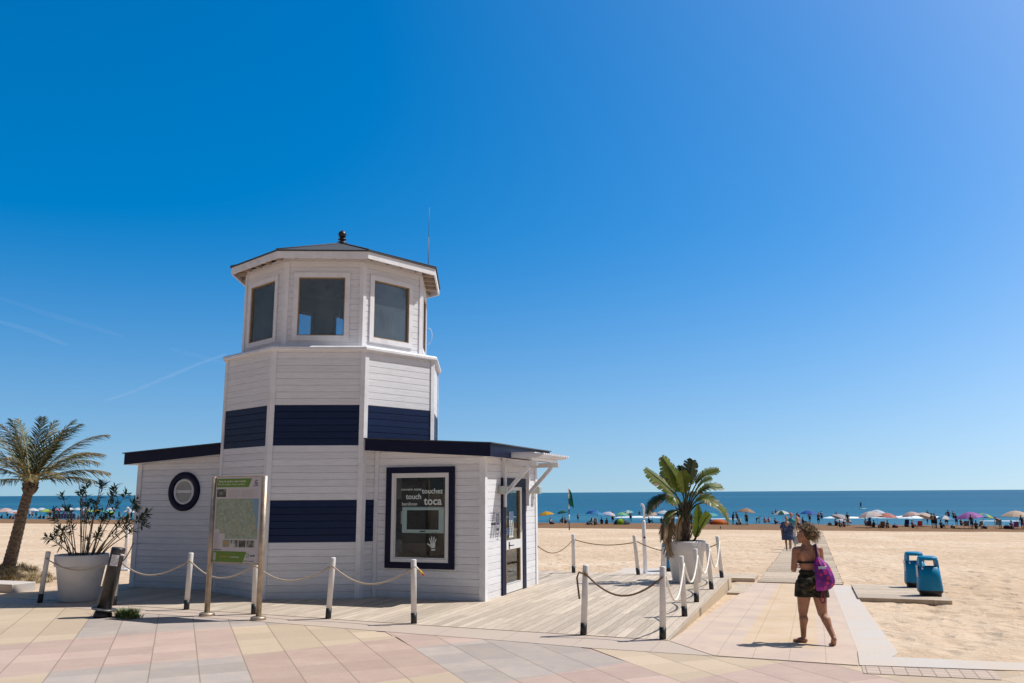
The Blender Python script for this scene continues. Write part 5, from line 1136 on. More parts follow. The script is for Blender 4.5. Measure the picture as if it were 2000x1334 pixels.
# hair: dark core and many curls
t = NT("curly_hair"); n1 = t.noise(18, 4); t.set(t.ramp(n1, [(.3, (.05, .025, .011)), (.5, (.19, .115, .048)), (.72, (.48, .34, .17))]), .5, spec=.4); M_HAIR = t.m
M_HAIRD = simple("dark_hair_core", (.045, .026, .013), .6, .4, 20)
B = MB(); H0 = Vector((.026, .02, 1.437)); ell(H0, .096, .094, .088); ell(H0 + Vector((-.01, 0, .045)), .088, .088, .065)
hm = remesh(B, "hair_core", .012, 3, [M_HAIRD]); hr = fromobj("hair", hm, wom)
R = random.Random(17); mb = MB()
def curl(p, d, L, rad, turns, w):
    d = Vector(d).normalized(); x = d.orthogonal().normalized(); y = d.cross(x); pts = []; ph = R.uniform(0, 6.28)
    g = Vector((0, 0, -1)) * R.uniform(.1, .5)
    for i in range(15):
        u = i / 14; a = ph + u * turns * 2 * pi; pts.append(p + d * L * u + g * L * u * u * .8 + (x * cos(a) + y * sin(a)) * rad * (.3 + .7 * u))
    mb.tube(pts, [w * (1 - .6 * i / 14) for i in range(15)], 4)
for i in range(520):
    a = R.uniform(0, 2*pi); z = R.uniform(-.85, 1); rr = sqrt(max(0, 1 - z * z)); d = Vector((rr * cos(a), rr * sin(a), z))
    if d.x < -.55 and d.z < .55: continue                      # keep the face free
    if d.z < -.5 and d.x < .1: continue
    p = H0 + Vector((d.x * .085, d.y * .088, d.z * .09 + .01)); curl(p, d + Vector((.05, 0, .1)), R.uniform(.045, .09) * (.9 if d.x < 0 else 1.0), R.uniform(.007, .014), R.uniform(1.2, 2.6), .0042)
for i in range(40):
    a = R.uniform(-1.4, 1.4); p = H0 + Vector((-.075, .07 * sin(a), .055 + .03 * cos(a))); curl(p, (-.5, R.uniform(-.4, .4), .35), R.uniform(.03, .06), .008, 1.6, .0034)
mb.build("curls", M_HAIR, hr)
# drawstring bag (carried, so a thing of its own)
t = NT("flowered_purple_cloth"); vo = t.voro(13, t.mapped((1, .15, 1))); vc = t.voro(13, t.mapped((1, .15, 1)), 1); n1 = t.noise(9, 4)
c = t.ramp(n1, [(.35, (.07, .01, .13)), (.55, (.2, .02, .24)), (.7, (.36, .03, .27))]); sx = t.sep(vc)
fl = t.ramp(vo, [(.0, (.55, .12, .1)), (.12, (.45, .02, .12)), (.26, (.5, .03, .17)), (.34, (.1, .01, .13))], 'CONSTANT'); c = t.mix(t.math('MULTIPLY', t.ramp(vo, [(.33, (1,1,1)), (.36, (0,0,0))]), t.math('GREATER_THAN', sx[0], .3)), c, fl)
t.set(c, .6, spec=.3); t.bump(t.noise(12, 4), .5, .03); M_BAG = t.m
bag = thing("drawstring_bag", "purple flowered drawstring bag hanging from the walking woman's right shoulder", "bag", WP, 0)
B = MB(); rings = []
for z, cx, w, d, y0 in [(1.135, .075, .05, .05, -.13), (1.10, .085, .10, .07, -.145), (1.05, .10, .17, .10, -.165), (.98, .115, .215, .13, -.185), (.90, .125, .24, .14, -.195), (.82, .13, .25, .14, -.2), (.765, .12, .24, .12, -.195), (.725, .105, .2, .08, -.185), (.71, .10, .14, .04, -.18)]:
    ring_ = [];
    for k in range(36):
        a = 2*pi*k/36; fold = 1 + .07 * sin(a * 9 + z * 6) * (1.6 if z > 1.03 else .6); x = w/2 * cos(a) * fold; ring_.append((cx + x + .30 * (0.93 - z) * 0, y0 + d/2 * sin(a) * fold, z + .10 * (x) * (1 if z < .9 else .2)))
    rings.append(ring_)
loft(B, rings); B.build("bag_body", M_BAG, bag)
M_STRAP = simple("purple_strap", (.07, .015, .1), .7, .2, 20); mb = MB()
mb.tube(spline([(.075, -.13, 1.12), (.085, -.10, 1.2), (.10, -.03, 1.285), (.11, .05, 1.275), (.11, .11, 1.2), (.10, .12, 1.05), (.13, .06, .95), (.15, -.1, .8), (.14, -.17, .74)], 8), .011, 6)
mb.tube(spline([(.06, -.13, 1.12), (.07, -.09, 1.2), (.085, -.02, 1.28), (.095, .06, 1.26), (.09, .12, 1.1)], 8), .009, 6); mb.build("strap", M_STRAP, bag)
mb = MB(); mb.tube(spline([(.09, -.18, .72), (.07, -.19, .66), (.05, -.19, .59), (.075, -.19, .55), (.11, -.19, .575), (.105, -.185, .65), (.1, -.18, .72)], 6), .009, 6); mb.build("cord_loop", simple("crimson_cord", (.2, .01, .05), .6), bag)
mb = MB(); mb.box(.03, .13, -.262, -.256, .995, 1.025); mb.tube([(.03, -.262, .99), (.14, -.255, 1.03)], .005, 5); mb.build("white_label", M_STICK, bag)

# ---- smaller figures: shared bodies, each with its own skin, clothes and hair
SKINS = [solid((.36, .19, .12)), solid((.28, .14, .085)), solid((.46, .28, .19)), solid((.17, .08, .05))]
def figure(pose):
    """returns meshes (body, top, bottom, hair) for a 1.7 m person facing -Y"""
    B = MB(); T = MB(); Q = MB(); Hh = MB()
    def c(mb, *a): capsule(mb, *a, n=9)
    if pose in ('stand', 'walk', 'bend'):
        sw = .14 if pose == 'walk' else .02
        hip = Vector((0, 0, .88)); k = 1.0 if pose == 'bend' else 0
        for s_ in (-1, 1):
            h = hip + Vector((s_ * .09, 0, -.02)); kn = Vector((s_ * .1, -sw * s_ * .6 - .02, .47)); an = Vector((s_ * .11, sw * s_ * 1.2, .08)); c(B, h, kn, .088, .058); c(B, kn, an, .056, .036); c(B, an - Vector((0, 0, .04)), an + Vector((0, -.14, -.05)), .036, .028)
        ch = hip + (Vector((0, -.1, .46)) if not k else Vector((0, -.42, .22))); c(B, hip + Vector((0, 0, .03)), ch, .145, .155)
        c(B, ch + Vector((-.15, 0, .02)), ch + Vector((.15, 0, .02)), .06, .06); dn = (ch - hip).normalized(); hd = ch + dn * .29 + (Vector((0, 0, .03)) if k else Vector((0, -.0, 0))); c(B, ch + dn * .05, hd, .052, .05); B.ball(hd + Vector((0, -.01, .03)), 1, 12, 0, (.078, .095, .115))
        for s_ in (-1, 1):
            sh = ch + Vector((s_ * .19, 0, .02)); el = sh + Vector((s_ * .06, .03 + sw * s_ * .5, -.28)) if not k else sh + Vector((s_ * .05, -.12, -.24)); wr = el + Vector((s_ * -.01, -.09, -.25)); c(B, sh, el, .05, .04); c(B, el, wr, .038, .028); c(B, wr, wr + Vector((0, -.03, -.1)), .03, .022)
        c(T, hip + Vector((0, 0, .12)), ch + Vector((0, 0, .02)), .158, .17); c(T, ch + Vector((-.16, 0, .02)), ch + Vector((.16, 0, .02)), .075, .075)
        c(Q, hip + Vector((0, 0, .06)), hip, .158, .16)
        for s_ in (-1, 1): c(Q, hip + Vector((s_ * .085, 0, -.02)), Vector((s_ * .098, -sw * s_ * .4 - .01, .6)), .11, .1)
        Hh.ball(hd + Vector((0, .02, .055)), 1, 12, 0, (.09, .1, .105))
    elif pose == 'sit':
        hip = Vector((0, 0, .14)); ch = Vector((0, .08, .56)); hd = Vector((0, .04, .86)); c(B, hip, ch, .15, .155); c(B, ch, hd, .055, .05); B.ball(hd + Vector((0, -.01, .02)), 1, 12, 0, (.078, .095, .115)); c(B, ch + Vector((-.15, 0, .03)), ch + Vector((.15, 0, .03)), .06, .06)
        for s_ in (-1, 1):
            kn = Vector((s_ * .14, -.4, .42)); an = Vector((s_ * .12, -.62, .07)); c(B, hip + Vector((s_ * .09, 0, 0)), kn, .09, .06); c(B, kn, an, .056, .036); c(B, an, an + Vector((0, -.13, -.03)), .036, .028)
            sh = ch + Vector((s_ * .19, 0, .03)); el = Vector((s_ * .25, -.14, .4)); c(B, sh, el, .05, .04); c(B, el, kn + Vector((0, -.03, .05)), .037, .028)
        c(T, hip + Vector((0, 0, .08)), ch, .162, .17); c(Q, hip, hip + Vector((0, -.02, .05)), .165, .165)
        for s_ in (-1, 1): c(Q, hip + Vector((s_ * .09, 0, 0)), Vector((s_ * .125, -.26, .31)), .11, .09)
        Hh.ball(hd + Vector((0, .025, .05)), 1, 12, 0, (.09, .1, .105))
    elif pose == 'dress':
        hip = Vector((0, 0, .88)); ch = Vector((0, -.03, 1.30)); hd = Vector((0, -.04, 1.54))
        for s_ in (-1, 1):
            kn = Vector((s_ * .09, -.05 * s_, .46)); an = Vector((s_ * .08, .13 * s_, .08)); c(B, hip + Vector((s_ * .09, 0, 0)), kn, .09, .058); c(B, kn, an, .06, .036); c(B, an, an + Vector((0, -.14, -.05)), .036, .028)
            sh = ch + Vector((s_ * .19, 0, .02)); el = sh + Vector((s_ * .08, .06 * s_, -.27)); wr = el + Vector((0, -.08, -.23)); c(B, sh, el, .055, .045); c(B, el, wr, .042, .03); c(B, wr, wr + Vector((0, -.02, -.1)), .03, .022)
        c(B, hip, ch, .15, .15); c(B, ch, hd, .055, .05); B.ball(hd + Vector((0, -.01, .02)), 1, 12, 0, (.08, .095, .115)); c(B, ch + Vector((-.15, 0, .02)), ch + Vector((.15, 0, .02)), .06, .06); B.ball(hd + Vector((0, -.1, .01)), .018, 6)
        loft(T, [[(r * cos(2*pi*i/18) * 1.15, -.01 + r * .8 * sin(2*pi*i/18), z) for i in range(18)] for z, r in ((.52, .26), (.7, .25), (.9, .23), (1.1, .2), (1.28, .19), (1.36, .13))]); c(T, ch + Vector((-.2, 0, .02)), ch + Vector((.2, 0, .02)), .085, .085)
        for s_ in (-1, 1): c(T, ch + Vector((s_ * .2, 0, .02)), ch + Vector((s_ * .27, .02 * s_, -.18)), .08, .085)
        Hh.ball(hd + Vector((0, .025, .05)), 1, 12, 0, (.092, .105, .105))
    vx = .028
    return [remesh(B, "person_body", vx * .8, 2), remesh(T, "person_top", vx, 2), (remesh(Q, "person_bottom", vx, 2) if Q.v else None), remesh(Hh, "person_hair", vx, 1)]
FIG = {p: figure(p) for p in ('stand', 'walk', 'bend', 'sit', 'dress')}
def omat(o, m_):
    if not o.data.materials: o.data.materials.append(None)
    o.material_slots[0].link = 'OBJECT'; o.material_slots[0].material = m_
C_ = dict(black=(.012, .012, .016), navy=(.012, .02, .06), blue=(.02, .1, .35), teal=(.0, .2, .26), red=(.4, .03, .04), pink=(.5, .12, .2), white=(.66, .64, .62), grey=(.25, .25, .27), purple=(.13, .05, .25), yellow=(.6, .36, .03), green=(.04, .2, .06), orange=(.6, .16, .02), brown=(.13, .07, .04), blond=(.35, .24, .11), maroon=(.12, .015, .04), sky=(.15, .38, .55), lilac=(.4, .25, .5), khaki=(.3, .24, .13), dblue=(.01, .04, .14))
def person(label, loc, pose='stand', face=0, h=1.7, skin=0, top=None, bottom='navy', hair='brown', group=None):
    t = thing("person", label, "person", loc, face, group); k = h / 1.7; t.scale = (k, k, k); F = FIG[pose]
    o = fromobj("body", F[0], t); omat(o, SKINS[skin])
    if top: o = fromobj("dress" if pose == 'dress' else "shirt", F[1], t); omat(o, solid(C_[top]) if isinstance(top, str) else top)
    if bottom and F[2]: o = fromobj("shorts", F[2], t); omat(o, solid(C_[bottom]))
    if hair: o = fromobj("hair", F[3], t); omat(o, solid(C_[hair], .6))
    return t
# two walkers on the boardwalk
t = NT("dark_blue_print"); n1 = t.noise(9, 4); n2 = t.noise(22, 3); c = t.ramp(n1, [(.35, (.008, .018, .06)), (.55, (.02, .05, .14)), (.72, (.07, .12, .24))]); c = t.mix(t.ramp(n2, [(.6, (0,0,0)), (.66, (1,1,1))]), c, (.16, .2, .26)); t.set(c, .8); M_PRINT = t.m
z_ = lambda b, d=.035: ground(b) + d
w2 = S(-1.33, 42.1, z_(42.1)); person("woman in a dark blue patterned dress walking towards the camera on the boardwalk", w2, 'dress', radians(-18), 1.63, 0, M_PRINT, None, 'orange' and 'brown')
w3 = S(-1.2, 45.5, z_(45.5)); person("person in a pink cap and teal shirt following the woman in the blue dress", w3, 'walk', radians(-15), 1.72, 0, 'teal', 'white', 'red')
mb = MB(); loft(mb, [[(r * cos(2*pi*i/16), r * .5 * sin(2*pi*i/16), z) for i in range(16)] for z, r in ((-.42, .05), (-.36, .14), (-.22, .17), (-.08, .1), (0, .02))]); tag(mb.build("carrier_bag", simple("grey_plastic_bag", (.3, .34, .4), .5, .3, 9, .5, 20), None, w2 + Vector((.36, -.1, .72))), "grey carrier bag hanging beside the woman in the blue dress", "bag")
w4 = S(-1.45, 74, z_(74)); person("bare chested person farther along the boardwalk, just left of the blue dress", w4, 'stand', radians(170), 1.75, 2, None, 'black', 'black')

# beach inventory: site coordinates (a, b) and looks
UMB = [(-38.97, 122.47, 1.25, 1.9, 6, 180, 'yellow', None, 'yellow beach umbrella, the first one to the right of the kiosk'),
(-38.11, 128.77, 0.95, 2.0, 10, 150, 'dgreen', None, 'dark green beach umbrella between the yellow one and the flag pole'),
(-33.93, 131.27, 1.0, 2.05, 8, 180, 'blue', None, 'darker blue umbrella half hidden behind a light blue one'),
(-30.97, 121.64, 1.15, 1.9, 8, 0, 'sky', None, 'light blue umbrella in front of the darker blue one'),
(-29.98, 124.72, 1.2, 1.85, 10, 0, 'lilacw', None, 'whitish umbrella right of the light blue one'),
(-27.94, 125.23, 1.05, 1.75, 5, 0, 'lgreen', None, 'light green umbrella above the small green tent'),
(-29.22, 136.81, 1.0, 1.95, 8, 200, 'aqua', 'white', 'aqua and white umbrella just behind the light green one'),
(-24.57, 132.91, 1.3, 1.75, 8, 180, 'beige', None, 'beige umbrella behind the white beach shower'),
(-22.9, 133.2, 1.25, 2.0, 5, 0, 'icew', None, 'pale blue umbrella left of the bird of paradise plant'),
(-14.97, 130.26, 1.15, 1.6, 8, 180, 'aqua', None, 'turquoise umbrella behind the arching leaf, beside the orange tent'),
(-9.74, 127.17, 1.35, 2.35, 6, 0, 'tan', None, 'tan umbrella over the people in black, right of the deck plant'),
(-4.73, 134.23, 1.3, 2.0, 6, 180, 'white', 'dgreen', 'white and green panelled umbrella above the boardwalk walkers'),
(-1.02, 132.8, 1.35, 2.05, 3, 0, 'blue', None, "plain blue umbrella right of the walking woman's head"),
(3.08, 125.83, 1.55, 1.55, 22, 0, 'greyw', None, 'greyish umbrella tilted to the right beside the boardwalk'),
(3.23, 124.07, 0.75, 0.95, 4, 0, 'icew', None, 'small white umbrella under the tilted greyish one'),
(6.78, 116.86, 1.55, 2.05, 6, 180, 'pinkw', 'white', 'pink and white panelled umbrella, left of the salmon one'),
(8.42, 132.51, 1.35, 2.15, 6, 20, 'icew', None, 'white umbrella half hidden behind the pink and white one'),
(8.57, 117.34, 1.4, 1.85, 4, 0, 'salmon', None, 'salmon umbrella over the lone brown chair'),
(12.18, 122.43, 1.2, 1.95, 8, 180, 'pinkw', None, 'pale pink umbrella left of the tilted cream one'),
(13.31, 122.65, 1.3, 1.85, 20, 0, 'cream', None, 'cream umbrella tilted to the right above a red chair'),
(15.19, 117.03, 1.15, 1.55, 6, 0, 'sky', 'white', 'blue and white panelled umbrella with two people under it'),
(18.02, 115.8, 1.6, 2.0, 6, 180, 'purple', None, 'large purple umbrella near the right edge'),
(20.93, 125.82, 1.2, 1.7, 8, 0, 'lime', 'sky', 'lime and light blue umbrella right of the purple one'),
(23.12, 117.17, 1.75, 2.15, 2, 0, 'cream2', None, 'big cream umbrella at the right edge of the beach'),
(-170.53, 135.76, 2.1, 2.3, 3, 180, 'pinkw', None, 'pinkish white umbrella at the far left edge'),
(-164.34, 133.04, 1.6, 1.9, 3, 0, 'icew', None, 'white umbrella second from the left edge, before the palm'),
(-160.46, 130.15, 0.7, 1.55, 3, 0, 'salmon', None, 'small salmon umbrella left of the palm trunk'),
(-167.39, 139.97, 1.3, 2.2, 4, 0, 'white', None, 'white umbrella just right of the palm trunk'),
(-169.08, 143.65, 1.2, 2.2, 4, 0, 'icew', None, 'white umbrella left of the lime one behind the oleander'),
(-156.56, 134.19, 1.3, 2.1, 4, 0, 'lime', None, "lime green umbrella behind the oleander's left stems"),
(-155.3, 134.38, 0.75, 1.7, 4, 0, 'salmon', None, 'small salmon umbrella right of the lime one'),
(-161.11, 140.85, 1.0, 2.1, 4, 0, 'rose', None, 'rose umbrella behind the oleander'),
(-163.74, 144.37, 1.2, 2.2, 3, 0, 'icew', None, "white umbrella behind the oleander's middle stems"),
(-161.56, 144.67, 1.2, 2.2, 3, 0, 'white', None, 'white umbrella left of the green one behind the oleander'),
(-159.4, 144.96, 1.2, 2.2, 3, 0, 'icew', None, 'white umbrella in the row behind the oleander, above the blue striped windbreak'),
(-157.25, 145.25, 1.3, 2.2, 3, 0, 'white', None, 'white umbrella above the bright green one'),
(-145.82, 135.78, 0.85, 1.9, 4, 0, 'lgreen2', None, "bright green umbrella behind the oleander's right stems"),
(-144.21, 136.02, 1.0, 2.0, 4, 0, 'yellow', None, "yellow umbrella behind the oleander's right stems"),
(-142.01, 136.34, 1.3, 2.0, 8, 0, 'aqua', None, 'mint umbrella left of the white shower pole'),
(-150.73, 146.13, 1.1, 2.2, 3, 0, 'icew', None, 'white umbrella behind the mint one'),
(-140.54, 136.56, 0.65, 1.6, 3, 0, 'lime2', None, 'small lime umbrella right of the mint one'),
(-136.41, 137.17, 1.3, 2.0, 4, 0, 'sky', 'white', 'blue and white umbrella behind the white shower pole')]
PPL = [(-38.51, 122.58, 'sit', 20, 1.7, 0, 'white', 'navy', 'brown', 'person in white sitting under the yellow umbrella'),
(-38.43, 128.69, 'sit', -30, 1.75, 1, 'black', 'black', 'black', 'person in black sitting under the dark green umbrella'),
(-37.1, 125.91, 'sit', 40, 1.7, 3, 'black', 'navy', 'black', 'dark skinned person sitting right of the one in black'),
(-39.0, 140.25, 'stand', 180, 1.3, 1, None, 'black', 'black', "child standing at the water's edge right of the flag pole"),
(-31.71, 121.45, 'sit', -60, 1.7, 0, 'maroon', 'navy', 'brown', 'person in maroon sitting in the green chair'),
(-30.54, 119.03, 'sit', 30, 1.6, 3, 'black', 'black', 'black', 'person in black sitting on the sand below the light blue umbrella'),
(-30.89, 124.49, 'sit', 0, 1.7, 1, 'navy', 'black', 'black', 'person in navy sitting left under the whitish umbrella'),
(-30.13, 124.68, 'sit', -20, 1.6, 1, None, 'black', 'black', 'bare chested person sitting under the whitish umbrella'),
(-29.88, 127.7, 'stand', 160, 1.75, 0, 'yellow', 'black', 'black', 'person in a yellow top standing left of the light green umbrella'),
(-29.47, 139.24, 'stand', 180, 1.7, 1, None, 'navy', 'grey', 'bare chested person wading right of the light green umbrella'),
(-25.13, 132.81, 'sit', 60, 1.7, 1, 'navy', 'navy', 'brown', 'person in navy reclining left of the white beach shower'),
(-23.22, 133.15, 'sit', 0, 1.7, 1, 'brown', 'black', 'black', 'person sitting under the pale blue umbrella'),
(-16.04, 132.2, 'sit', 20, 1.7, 1, 'black', 'navy', 'black', 'person in black sitting left under the turquoise umbrella'),
(-14.96, 128.2, 'sit', -30, 1.7, 3, 'dblue', 'black', 'black', 'person in dark blue sitting before the turquoise umbrella'),
(-18.16, 136.32, 'stand', 180, 1.7, 0, 'white', 'black', 'brown', 'person in white standing behind the deck plant'),
(-18.47, 151.72, 'stand', 170, 1.65, 0, 'purple', 'navy', 'brown', 'person in purple standing behind the turquoise umbrella'),
(-11.54, 126.83, 'stand', 100, 1.75, 1, 'black', 'black', 'black', 'slim person in black, leftmost of the two standing by the beach cart'),
(-10.89, 126.95, 'stand', -120, 1.8, 1, 'grey', 'navy', 'black', 'person in a grey top leaning over the beach cart'),
(-9.2, 121.91, 'stand', 180, 1.75, 0, 'black', 'black', 'black', 'person in black standing under the tan umbrella'),
(-8.61, 133.53, 'bend', 80, 1.4, 1, None, 'navy', 'black', 'child bending down at the water right of the tan umbrella'),
(-8.36, 135.76, 'sit', 0, 0.9, 1, None, 'navy', 'black', "small child sitting at the water's edge"),
(-7.53, 135.91, 'sit', 0, 1.7, 0, 'red', 'red', 'brown', "person in red sitting at the water's edge"),
(-7.03, 138.24, 'sit', -30, 1.7, 2, 'pink', 'black', 'black', 'person in pink sitting beside the one in red'),
(-5.67, 129.91, 'sit', 80, 1.6, 1, 'navy', 'navy', 'black', 'person in navy lying back left of the boardwalk'),
(-2.47, 132.53, 'stand', 180, 1.7, 0, 'maroon', 'black', 'brown', 'person in maroon standing left of the plain blue umbrella'),
(-1.82, 132.65, 'sit', 50, 1.75, 1, 'navy', 'navy', 'black', 'person in navy sitting under the plain blue umbrella'),
(-0.9, 139.3, 'stand', 180, 1.65, 1, None, 'black', 'black', 'bare chested person standing behind the plain blue umbrella'),
(0.35, 133.05, 'walk', 10, 1.7, 0, 'red', 'navy', 'brown', 'person in red walking right of the plain blue umbrella'),
(2.57, 123.94, 'sit', 30, 1.7, 1, 'black', 'black', 'black', 'person in black sitting left under the tilted greyish umbrella'),
(2.95, 118.01, 'sit', 0, 1.6, 1, 'brown', 'black', 'black', 'person in brown sitting under the tilted greyish umbrella'),
(3.45, 118.14, 'sit', -40, 1.7, 3, 'maroon', 'black', 'black', 'person in maroon sitting right under the tilted greyish umbrella'),
(4.16, 124.25, 'stand', 170, 1.75, 0, 'black', 'grey', 'black', 'person in black standing right of the tilted greyish umbrella'),
(6.47, 124.7, 'sit', 40, 1.8, 1, 'maroon', 'navy', 'brown', 'person in maroon sitting left under the pink and white umbrella'),
(7.37, 132.32, 'stand', 180, 1.6, 0, 'brown', 'dblue', 'brown', 'person with blue shorts standing under the pink and white umbrella'),
(6.97, 116.91, 'sit', -60, 1.6, 3, 'black', 'black', 'black', 'person in black lying back under the pink and white umbrella'),
(8.47, 115.23, 'sit', -40, 1.7, 1, 'navy', 'black', 'black', 'person in navy sitting right of the brown chair'),
(11.42, 116.02, 'sit', 10, 1.7, 1, 'maroon', 'black', 'black', 'person in maroon sitting under the pale pink umbrella'),
(15.39, 135.78, 'bend', -90, 1.5, 1, None, 'black', 'black', 'child bending under the tilted cream umbrella'),
(13.82, 116.66, 'stand', 170, 1.8, 1, 'khaki', 'black', 'brown', 'man in khaki standing left of the blue and white umbrella'),
(14.18, 116.76, 'stand', -150, 1.75, 0, 'brown', 'black', 'black', 'person in brown standing right of the man in khaki'),
(14.77, 116.92, 'sit', 0, 1.7, 1, 'grey', 'navy', 'black', 'person in grey sitting left under the blue and white umbrella'),
(16.48, 124.94, 'stand', 160, 1.75, 1, 'black', 'black', 'brown', 'person in black standing under the blue and white umbrella'),
(18.19, 128.73, 'stand', 180, 1.55, 1, 'black', 'navy', 'brown', 'child in black standing left of the purple umbrella'),
(18.77, 128.85, 'sit', 0, 1.7, 1, 'black', 'black', 'black', 'person in black sitting left of the purple umbrella'),
(17.7, 113.8, 'stand', 170, 1.65, 3, 'black', 'black', 'black', 'person in black standing under the purple umbrella'),
(18.48, 115.92, 'sit', -30, 1.7, 1, 'khaki', 'black', 'brown', 'person in khaki sitting under the purple umbrella'),
(21.27, 116.67, 'bend', -80, 1.75, 0, None, 'sky', 'brown', 'man in light blue shorts bending forward near the right edge'),
(22.15, 115.0, 'sit', 0, 1.8, 1, 'purple', 'maroon', 'brown', 'person in purple sitting left under the big cream umbrella'),
(22.94, 113.37, 'stand', 180, 1.6, 3, 'black', 'maroon', 'black', 'person in black standing at the right edge under the cream umbrella')]
CROWD = [(-171.33, 135.64, 'sit', 0, 'black'), (-169.87, 135.85, 'stand', 0, 'purple'), (-165.25, 132.9, 'sit', 20, 'black'), (-158.61, 128.29, 'sit', -20, 'maroon'), (-163.96, 133.1, 'stand', 40, 'pink'), (-164.19, 136.67, 'stand', 180, 'white'), (-163.41, 136.78, 'walk', 90, 'red'), (-166.31, 140.12, 'stand', 180, 'teal'), (-157.83, 134.0, 'sit', 0, 'maroon'), (-156.94, 134.13, 'sit', 20, 'green'), (-152.52, 131.36, 'sit', 0, 'brown'), (-155.42, 134.36, 'stand', 180, 'maroon'), (-154.67, 134.47, 'sit', 0, 'grey'), (-157.04, 137.7, 'stand', 20, 'khaki'), (-149.45, 131.82, 'sit', 0, 'black'), (-155.49, 137.92, 'stand', 180, 'purple'), (-151.15, 134.99, 'sit', 0, 'navy'), (-153.44, 138.22, 'stand', 180, 'sky'), (-146.04, 132.34, 'sit', 0, 'orange'), (-145.19, 132.47, 'sit', 10, 'navy'), (-147.55, 135.52, 'stand', 180, 'maroon'), (-146.31, 135.71, 'sit', 0, 'grey'), (-148.61, 138.91, 'sit', 0, 'purple'), (-144.34, 136.0, 'stand', 180, 'black'), (-140.02, 133.25, 'sit', 0, 'navy'), (-141.88, 136.36, 'sit', 0, 'pink'), (-140.91, 136.51, 'stand', 180, 'red'), (-139.93, 136.65, 'sit', 30, 'maroon'), (-138.72, 136.83, 'stand', 180, 'dblue'), (-134.79, 134.05, 'sit', 0, 'brown'), (-135.81, 137.26, 'stand', 180, 'teal')]
BATH = [(-36.22, 180.45, 0.85, 1.7, 3, None, 'bather standing in the sea between the aqua and beige umbrellas'),
(-8.78, 189.72, 1.15, 1.7, 1, None, "bather's dark head far out, left of the white and green umbrella"),
(-8.13, 191.96, 0.75, 1.7, 1, None, 'bather up to the waist above the white and green umbrella'),
(0.99, 157.5, 0.45, 1.75, 1, 'grey', 'bather in a grey top wading right of the plain blue umbrella'),
(3.76, 170.32, 0.8, 1.65, 0, 'maroon', 'bather in maroon wading above the tilted greyish umbrella'),
(19.66, 172.4, 0.5, 1.6, 1, 'black', 'bather in black stooping in the shallows above the cream umbrella'),
(20.19, 172.46, 0.9, 1.5, 1, None, 'small dark bather right of the stooping one'),
(22.35, 166.47, 0.45, 1.75, 1, 'maroon', 'bather in maroon standing in the sea above the blue and white umbrella'),
(22.76, 163.57, 0.5, 1.7, 1, None, 'bare chested bather right of the one in maroon'),
(-35.21, 203.94, 0.9, 1.7, 1, None, "bather seen beside the deck plant's left leaves")]
CHAIRS = [(-31.27, 118.84, -60, 'green', 'green beach chair left of the light blue umbrella'),
(-30.32, 119.08, 20, 'black', 'black beach chair in front of the light blue umbrella'),
(-10.09, 121.68, 20, 'black', 'dark beach chair piled with bags beside the tan umbrella'),
(6.18, 112.62, 160, 'navy', 'dark chair seen from behind under the pink and white umbrella'),
(7.52, 111.04, 175, 'brown', 'tall brown beach chair seen from behind under the salmon umbrella'),
(11.3, 122.25, 170, 'dblue', 'dark blue beach chair left of the pale pink umbrella'),
(11.98, 114.17, 170, 'red', 'red beach chair under the tilted cream umbrella'),
(17.37, 115.62, 160, 'grey', 'grey beach chair left under the purple umbrella'),
(18.56, 114.03, -70, 'khaki', 'khaki lounger chair right under the purple umbrella'),
(21.58, 120.79, 180, 'sky', 'light blue chair left of the bending man'),
(22.16, 113.16, 170, 'purple', 'purple chair under the big cream umbrella')]
TENTS = [(-13.57, 126.45, 'orange', 1.15, 0.75, 'orange beach tent right of the turquoise umbrella'),
(-27.42, 122.53, 'tgreen', 1.0, 0.85, 'small lime and dark green beach tent under the light green umbrella')]
TOWELS = [(-22.69, 121.03, 1.6, 0.6, 'orange', 'orange towel on the sand left of the beach shower'),
(-4.81, 126.17, 1.7, 0.7, 'pink', 'pink towel on the sand left of the boardwalk'),
(16.21, 115.31, 0.9, 0.6, 'yellow', 'yellow towel on the sand before the purple umbrella')]
SUP = (11.53, 242.21)
TRAILS = [([(-5977, 9000, 1995), (-5439, 9000, 1837), (-5018, 9000, 1670)], 60, 0, 'brightest short contrail at the left edge of the sky'), ([(-5949, 9000, 2263), (-5375, 9000, 2068), (-4926, 9000, 1929), (-4391, 9000, 1766)], 75, 1, 'faint contrail above the bright one in the left of the sky'), ([(-4532, 9000, 1042), (-4282, 9000, 1120), (-3839, 9000, 1307), (-3504, 9000, 1450), (-3223, 9000, 1553)], 60, 0, "contrail rising to the right towards the tower's cornice"), ([(-3861, 9000, 1627), (-3451, 9000, 1514), (-3217, 9000, 1448)], 60, 1, 'faint contrail crossing the rising one beside the tower')]

